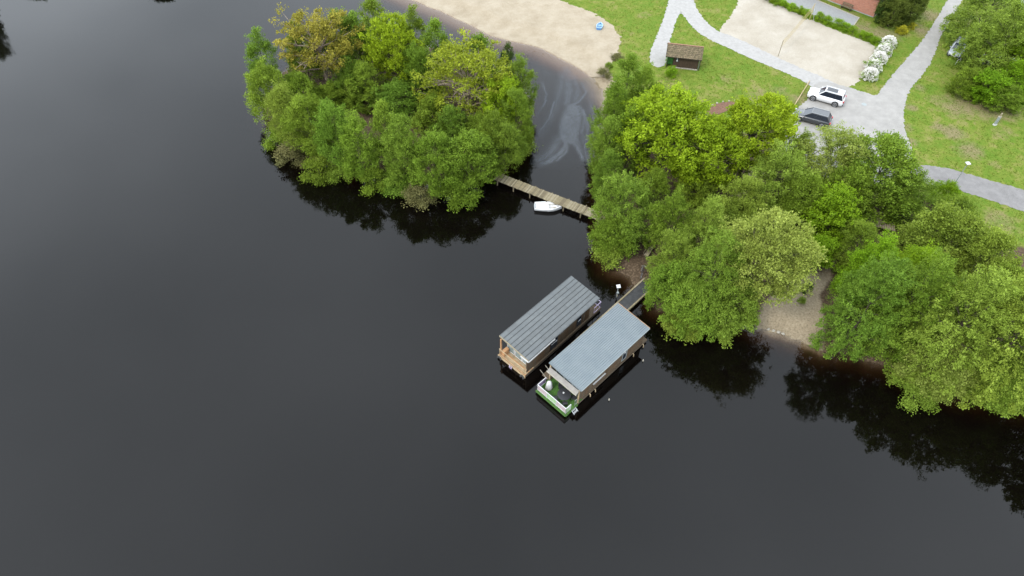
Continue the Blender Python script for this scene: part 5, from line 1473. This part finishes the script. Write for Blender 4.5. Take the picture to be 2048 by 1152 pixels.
def car(px, py, z, ang, dims, pm, label, sunroof=False, name='parked_car', style='suv'):
    """local x forwards; the body is lofted along x, the greenhouse sits on it"""
    Ln, Wd, Ht = dims
    p = G(px, py, z)
    root = empty(name, (p.x, p.y, LZ + .03), ang, label, 'car', 'cars parked by the lake')
    hw = Wd / 2; hl_ = Ln / 2
    belt = Ht * (.60 if style == 'suv' else .585)
    hood = belt * (.93 if style == 'suv' else .9)
    sill = .24
    # stations: x, half width, top z
    S = [(-hl_, .80, belt * .80), (-hl_ + .07, .90, belt * .97), (-hl_ + .25, .97, belt), (-hl_ * .45, 1.0, belt), (hl_ * .18, 1.0, belt), (hl_ * .40, .99, belt * .985), (hl_ * .48, .985, hood), (hl_ * .80, .95, hood * .955), (hl_ - .14, .87, hood * .88), (hl_ - .02, .72, hood * .66)]
    rings = []
    for x, w, zt in S:
        w *= hw; zb = sill if abs(x) < hl_ - .1 else sill + .08
        rings.append([(x, -w * .90, zb), (x, -w * .985, zb + .12), (x, -w, zb + (zt - zb) * .55), (x, -w * .955, zt - .05), (x, -w * .80, zt), (x, 0, zt + .02),
                      (x, w * .80, zt), (x, w * .955, zt - .05), (x, w, zb + (zt - zb) * .55), (x, w * .985, zb + .12), (x, w * .90, zb)])
    MB().loft(rings).build('body', pm, root, True)
    # greenhouse
    rx0, rx1 = (-hl_ + .42, hl_ * .14) if style == 'suv' else (-hl_ + .62, hl_ * .10)
    bx0, bx1 = (-hl_ + .12, hl_ * .45) if style == 'suv' else (-hl_ + .16, hl_ * .48)
    gw, rw = hw * .93, hw * .74
    zb, zr = belt - .03, Ht - .05
    gh = [[(bx0, -gw * .9, zb), (bx0, gw * .9, zb), (rx0, rw * .95, zr), (rx0, -rw * .95, zr)]]
    V = [(bx0, -gw * .93, zb), (bx0, gw * .93, zb), (bx1, gw * .90, zb), (bx1, -gw * .90, zb), (rx0, -rw, zr), (rx0, rw, zr), (rx1, rw * .97, zr), (rx1, -rw * .97, zr)]
    MB().add(V, [(3, 2, 1, 0), (4, 7, 6, 5), (0, 1, 5, 4), (2, 3, 7, 6), (1, 2, 6, 5), (3, 0, 4, 7)]).build('glasshouse', M['glass_dark'], root, bevel=.03)
    V = [Vector(v) for v in V]
    for a, b in ((0, 4), (1, 5), (2, 6), (3, 7)):
        MB().bar(V[a] * 1.004, V[b] * 1.004, .085, .07).build('pillar', pm, root)
    for s_, (i0, i1, j0, j1) in ((1, (1, 2, 5, 6)), (-1, (0, 3, 4, 7))):
        for f in (.34, .60):
            q0 = V[i0].lerp(V[i1], f); q1 = V[j0].lerp(V[j1], f); MB().bar(q0 + Vector((0, s_ * .004, 0)), q1 + Vector((0, s_ * .004, 0)), .05, .03).build('pillar', pm if f > .5 and style != 'suv' else M['black'], root)
    # roof skin
    rv = [(rx0 - .10, -rw * 1.0, zr - .01), (rx0 - .10, rw * 1.0, zr - .01), (rx1 + .06, rw * .98, zr - .01), (rx1 + .06, -rw * .98, zr - .01),
          (rx0 + .02, -rw * .86, Ht), (rx0 + .02, rw * .86, Ht), (rx1 - .08, rw * .84, Ht), (rx1 - .08, -rw * .84, Ht)]
    ro = MB().add(rv, [(3, 2, 1, 0), (4, 7, 6, 5), (0, 1, 5, 4), (2, 3, 7, 6), (1, 2, 6, 5), (3, 0, 4, 7)]).build('roof', pm, root, bevel=.02)
    if sunroof: MB().b2(rx0 + (rx1 - rx0) * .32, rx1 - .10, -rw * .68, rw * .68, Ht + .002, Ht + .012).build('sunroof', M['glass_roof'], ro)
    for s_ in (-1, 1):
        MB().bar((rx0, s_ * rw * .93, Ht + .03), (rx1 - .05, s_ * rw * .91, Ht + .03), .03, .03).build('roof_rail', M['steel'], ro)
        MB().box((bx1 - .22, s_ * (hw + .06), belt + .05), (.16, .18, .14)).build('mirror', pm, root, bevel=.03)
        MB().box((hl_ - .12, s_ * hw * .66, hood * .80), (.22, .34, .14)).build('headlight', M['lamp_clear'], root, bevel=.03)
        MB().box((-hl_ + .04, s_ * hw * .78, belt * .86), (.16, .26, .20)).build('tail_light', M['red_lamp'], root, bevel=.03)
        for f in (.30, -.12): MB().box((f * Ln * .5, s_ * hw * .985, belt * .82), (.16, .03, .03)).build('door_handle', pm, root)
    MB().box((-hl_ + .0, 0, .42), (.10, Wd * .86, .22)).build('bumper', M['black' if style == 'suv' else 'grey_paint'], root, bevel=.03)
    MB().box((hl_ - .05, 0, .40), (.12, Wd * .70, .20)).build('bumper', M['black'], root, bevel=.03)
    MB().box((hl_ - .02, 0, hood * .62), (.05, .75, .16)).build('grille', M['black'], root, bevel=.01)
    MB().box((hl_ + .02, 0, .48), (.02, .5, .11)).build('number_plate', M['white'], root)
    MB().box((-hl_ - .03, 0, .78), (.02, .5, .11)).build('number_plate', M['white'], root)
    wr = .36 if style == 'suv' else .32
    for x in (-hl_ * .60, hl_ * .62):
        for s_ in (-1, 1):
            y = s_ * (hw - .09)
            MB().tube([(x, y + s_ * .105 - s_ * .24, wr + .02), (x, y + s_ * .10, wr + .02)], wr + .07, 20).build('wheel_arch', M['black'], root)
            w = MB().tube([(x, y - .10, wr), (x, y + .10, wr)] if s_ > 0 else [(x, y + .10, wr), (x, y - .10, wr)], wr, 20)
            w.v = [(a, b + s_ * .025, c) for a, b, c in w.v]
            wo = w.build('wheel', M['rubber'], root)
            rm = MB()
            yo = y + s_ * .129
            for k in range(5):
                a = k * 2 * math.pi / 5 + .3
                rm.bar((x, yo, wr), (x + .23 * math.cos(a), yo, wr + .23 * math.sin(a)), .012, .055)
            rm.tube([(x + .235 * math.cos(i * math.pi / 8), yo, wr + .235 * math.sin(i * math.pi / 8)) for i in range(17)], .022, 5, False)
            rm.build('rim', M['rim'], wo)
    return root
_h = lambda a, b: math.atan2(G(*b, LZ).y - G(*a, LZ).y, G(*b, LZ).x - G(*a, LZ).x)
a_suv = _h((1666, 206.5), (1625, 195))
car(1653, 191, LZ + .75, a_suv, (4.55, 1.86, 1.70), M['paint_white'], 'white sport utility car with dark glass roof in the car park', True)
car(1626, 230, LZ + .9, a_suv + .03, (4.6, 1.82, 1.55), M['paint_dark'], 'dark grey estate car at the tree edge next to the white car', False, style='estate')
a_sil = _h((1928, 80), (1905, 116))
car(1917, 96, LZ + .7, a_sil, (4.3, 1.78, 1.5), M['paint_silver'], 'silver car parked under the drooping willow', False, style='estate')
car(1996, 124, LZ + .8, a_sil + 1.3, (4.3, 1.8, 1.55), M['paint_white'], 'white car showing through the maple leaves', False, style='estate')
car(2028, 130, LZ + .8, a_sil + 2.5, (4.2, 1.78, 1.5), M['paint_white'], 'second white car behind the maple, nearest the right frame edge', False, style='estate')
car(2046, 14, LZ + .8, a_sil, (4.4, 1.8, 1.5), M['paint_silver'], 'grey car at the top right frame corner', False, style='estate')

# ------------------------------------------------------------------ street furniture and small things
def lamp_post():
    p = G(1902, 378, LZ)
    r = empty('street_lamp', (p.x, p.y, LZ), R(8), 'slim grey street lamp with white square head beside the tarmac footpath', 'street lamp')
    MB().tube([(0, 0, 0), (0, 0, .8), (0, 0, 3.75)], [.07, .055, .04], 10).build('pole', M['grey_paint'], r)
    MB().box((.0, 0, 3.82), (.46, .46, .10)).build('lamp_head', M['white'], r, bevel=.03)
    MB().tube([(0, 0, 3.70), (0, 0, 3.78)], .10, 12).build('lamp_neck', M['grey_paint'], r)
    MB().box((0, -.0, .5), (.13, .13, .4)).build('service_box', M['grey_paint'], r, bevel=.01)
lamp_post()
def pillar():
    p = G(1989, 250, LZ)
    r = empty('utility_pillar', (p.x, p.y, LZ), R(20), 'grey utility pillar with white foot on the brown lawn', 'pillar')
    MB().box((0, 0, .08), (.42, .32, .18)).build('foot', M['white'], r, bevel=.02)
    MB().box((0, 0, .70), (.30, .22, 1.05)).build('body', M['grey_paint'], r, bevel=.02)
    MB().box((0, 0, 1.27), (.36, .28, .10)).build('cap', M['kerb'], r, bevel=.02)
    MB().box((0, 0, 1.55), (.18, .14, .45)).build('head', M['wood_grey_c'], r, bevel=.02)
pillar()
def timber_rail():
    a, b = G(1588, 213, LZ + .12), G(1618, 165, LZ + .12)
    r = empty('parking_rail', ((a.x + b.x) / 2, (a.y + b.y) / 2, LZ), math.atan2(b.y - a.y, b.x - a.x), 'low pale timber rail between lawn and car park', 'rail')
    h = (b - a).length / 2
    MB().tube([(-h, 0, .38), (h, 0, .42)], .055, 8).build('rail', M['wood_pale'], r)
    for x in (-h + .1, 0, h - .1): MB().tube([(x, 0, -.2), (x, 0, .40)], .07, 8).build('post', M['wood_grey'], r)
timber_rail()
def bench(px, py, ang, label, z=LZ, white=False):
    p = G(px, py, z)
    r = empty('bench', (p.x, p.y, z), ang, label, 'bench')
    m1 = M['wood_grey_c'] if white else M['wood_grey_b']
    for i in range(3): MB().b2(-.85, .85, -.22 + i * .155, -.09 + i * .155, .42, .46).build('seat_slat', m1, r)
    for i in range(2): MB().b2(-.85, .85, .27 + i * .03, .30 + i * .03, .58 + i * .17, .70 + i * .17).build('back_slat', m1, r)
    for x in (-.7, .7):
        MB().b2(x - .05, x + .05, -.2, .24, 0, .42).build('leg', M['wood_dark'], r)
        MB().bar((x, .245, .42), (x, .315, .88), .05).build('back_post', M['wood_dark'], r)
a_wall = _h((1655, 0), (1742, 33))
bench(1691, 19, a_wall, 'old wooden bench against the red brick wall')
bench(1297, 507, R(60), 'pale bench under the trees near the boardwalk', white=True)
def hoop():
    p = G(1914, 128, LZ)
    r = empty('bicycle_rack', (p.x, p.y, LZ), R(30), 'white tubular rack in the grass in front of the silver car', 'bicycle rack')
    MB().tube([(-.4, 0, -.1), (-.4, 0, .6), (-.3, 0, .75), (.3, 0, .75), (.4, 0, .6), (.4, 0, -.1)], .028, 6).build('hoop', M['white'], r)
    MB().tube([(-.4, 0, .3), (.4, 0, .3)], .02, 6).build('cross_bar', M['white'], r)
hoop()
def teal_panel():
    p = G(1628, 432, LZ)
    r = empty('play_panel', (p.x, p.y, LZ), R(70), 'teal oval play panel on an orange post between the trees', 'play equipment')
    MB().tube([(0, 0, -.2), (0, 0, 1.7)], .07, 8).build('post', M['wood_orange'], r)
    ring = lambda x: [(x, .42 * math.cos(a) * .7, 1.75 + .62 * math.sin(a)) for a in [i * math.pi / 10 for i in range(20)]]
    MB().loft([ring(-.05), ring(.05)]).build('panel', M['teal'], r)
    MB().box((0, -.1, .8), (.09, .3, .8)).build('side_board', M['teal'], r, bevel=.02)
M['teal'] = mat('teal', (.01, .15, .21), (.02, .2, .26), 3, .4)
teal_panel()
def slat_platform():
    p = G(1752, 452, LZ)
    r = empty('slatted_shelter', (p.x, p.y, LZ), R(-20), 'grey slatted roof of a shelter glimpsed between the bank trees', 'shelter')
    me = MB().box((0, 0, 0), (.12, 2.6, .04)).mesh('slat'); me.materials.append(M['wood_grey_c'])
    for i in range(18): piece('slat', me, r, (-1.5 + i * .175, 0, 1.0), (0, 0, 0))
    for y in (-1.1, 1.1): MB().b2(-1.7, 1.7, y - .06, y + .06, .86, .975).build('beam', M['wood_grey_b'], r)
    for x in (-1.5, 1.5):
        for y in (-1.1, 1.1): MB().b2(x - .06, x + .06, y - .06, y + .06, -.1, .86).build('post', M['wood_grey_b'], r)
slat_platform()
def blue_boat():
    p = G(1199, 56, .5)
    zb = float(height(np.array([p.x]), np.array([p.y]))[0]) + .02
    r = empty('beached_boat', (p.x, p.y, zb), R(75), 'small blue boat lying on the sandy beach', 'boat')
    Ln, B = 1.7, .48
    def half(t): return B * (.75 + .25 * math.sin(min(t / .5, 1) * math.pi / 2)) * (1 if t < .45 else max(.25, 1 - ((t - .45) / .55) ** 2.2))
    def ring(t, inn):
        x = (t - .5) * Ln * (.9 if inn else 1); w = half(t) - (.07 if inn else 0)
        z0 = .10 if inn else .0
        return [(x, -w, .36), (x, -w * .9, z0 + .06), (x, -w * .6, z0), (x, w * .6, z0), (x, w * .9, z0 + .06), (x, w, .36)]
    ts = [i / 10 for i in range(11)]
    o_, i_ = [ring(t, 0) for t in ts], [ring(t, 1) for t in ts]
    h = MB().loft(o_, cap=True, close=False)
    h.build('hull', M['paint_blue'], r)
    g = MB().loft(i_, cap=True, close=False)
    for k in range(10):
        for s_ in (0, 5): g.add([o_[k][s_], o_[k + 1][s_], i_[k + 1][s_], i_[k][s_]], [(0, 1, 2, 3)])
    for e in (0, 10): g.add([o_[e][0], o_[e][5], i_[e][5], i_[e][0]], [(0, 1, 2, 3)])
    g.build('inner_hull', M['pale_blue'], r)
    MB().b2(-.12, .12, -.40, .40, .26, .30).build('seat', M['paint_blue'], r, bevel=.01)
M['pale_blue'] = mat('pale_blue', (.14, .26, .4), (.19, .31, .45), 3, .4)
blue_boat()
def manhole():
    p = G(1728, 209, LZ)
    me = MB().tube([(0, 0, -.05), (0, 0, .006)], .33, 20).build('manhole_cover', M['grey_paint'])
    me.location = (p.x, p.y, LZ + .032); tag(me, 'round manhole cover set in the car park surface', 'manhole cover')
manhole()
def brick_building():
    a, b = G(1655, 1, LZ), G(1746, 35, LZ)
    d = b - a; ang = math.atan2(d.y, d.x); Ln = d.length + 14
    r = empty('brick_building', (b.x, b.y, LZ), ang, 'red brick building with a blank side wall beside the conifers', 'building')
    Hw, D = 3.3, 8.0
    MB().b2(-Ln, 0, 0, D, -.3, Hw).build('wall', M['brick'], r)
    MB().b2(-Ln - .02, .02, -.03, D + .03, -.3, .12).build('plinth', M['grey_paint'], r)
    rf = MB().add([(-Ln - .4, -.5, Hw - .1), (.4, -.5, Hw - .1), (.4, D / 2, Hw + 2.6), (-Ln - .4, D / 2, Hw + 2.6), (-Ln - .4, D + .5, Hw - .1), (.4, D + .5, Hw - .1)], [(0, 1, 2, 3), (3, 2, 5, 4), (0, 3, 4), (1, 5, 2), (0, 4, 5, 1)])
    rf.build('roof', M['ridge'], r)
    MB().tube([(-Ln - .4, -.58, Hw - .08), (.4, -.58, Hw - .08)], .07, 8).build('gutter', M['grey_paint'], r)
def brick_mat():
    m, nt, b = new_mat('brick')
    N, L = nt.nodes.new, nt.links.new
    tc = N('ShaderNodeTexCoord'); mp = N('ShaderNodeMapping'); mp.inputs['Rotation'].default_value = (R(90), 0, 0)
    bt = N('ShaderNodeTexBrick'); bt.inputs['Color1'].default_value = (.215, .072, .042, 1); bt.inputs['Color2'].default_value = (.30, .115, .07, 1); bt.inputs['Mortar'].default_value = (.22, .17, .14, 1)
    bt.inputs['Scale'].default_value = 1.0; bt.inputs['Brick Width'].default_value = .22; bt.inputs['Row Height'].default_value = .075; bt.inputs['Mortar Size'].default_value = .007
    L(tc.outputs['Object'], mp.inputs[0]); L(mp.outputs[0], bt.inputs['Vector']); L(bt.outputs['Color'], b.inputs['Base Color']); b.inputs['Roughness'].default_value = .9
    return m
M['brick'] = brick_mat()
brick_building()
# stones edging the mulch bed
def stones():
    rnd = random.Random(12)
    ms = []
    for k in range(3):
        bm = bmesh.new(); bmesh.ops.create_icosphere(bm, subdivisions=2, radius=.5)
        for v in bm.verts: v.co *= 1 + .35 * mnoise.noise(v.co * 2.2 + Vector((k * 9, 0, 0)))
        me = bpy.data.meshes.new('edging_stone'); bm.to_mesh(me); bm.free(); me.materials.append(M['kerb']); ms.append(me)
    spots = [(1412, 228), (1416, 219), (1424, 212), (1434, 207), (1446, 204), (1458, 203), (1470, 202), (1480, 202), (1489, 203), (1497, 206)]
    for i, (x, y) in enumerate(spots):
        p = G(x, y, LZ); s = rnd.uniform(.28, .45) * (1.7 if i == 8 else 1)
        lb = 'large pale stone at the right end of the mulch bed' if i == 8 else ['leftmost pale stone at the lower left tip of the mulch bed', 'second pale stone from the left of the mulch bed', 'third pale stone from the left of the mulch bed', 'fourth pale stone from the left of the mulch bed', 'fifth pale stone from the left, top of the mulch bed', 'fifth pale stone from the right, top of the mulch bed', 'fourth pale stone from the right of the mulch bed', 'third pale stone from the right of the mulch bed', '', 'rightmost pale stone of the mulch bed, past the large one'][i]
        o = piece('edging_stone', ms[i % 3], None, (p.x, p.y, LZ + .1 * s + .03), (rnd.random(), rnd.random(), rnd.random() * 6), (s, s * .8, s * .6))
        tag(o, lb, 'stone', 'stones edging the mulch bed')
    spots = [(1537, 658), (1547, 661), (1557, 664), (1566, 667)]
    for i, (x, y) in enumerate(spots):
        p = G(x, y, .1); s = rnd.uniform(.3, .4)
        o = piece('shore_stone', ms[i % 3], None, (p.x, p.y, .08), (rnd.random(), 0, rnd.random() * 6), (s, s * .8, s * .7))
        tag(o, ['leftmost', 'second from left', 'third from left', 'rightmost'][i] + ' pale stone lying at the waterline of the sandy cove', 'stone', 'stones at the waterline of the cove')
stones()
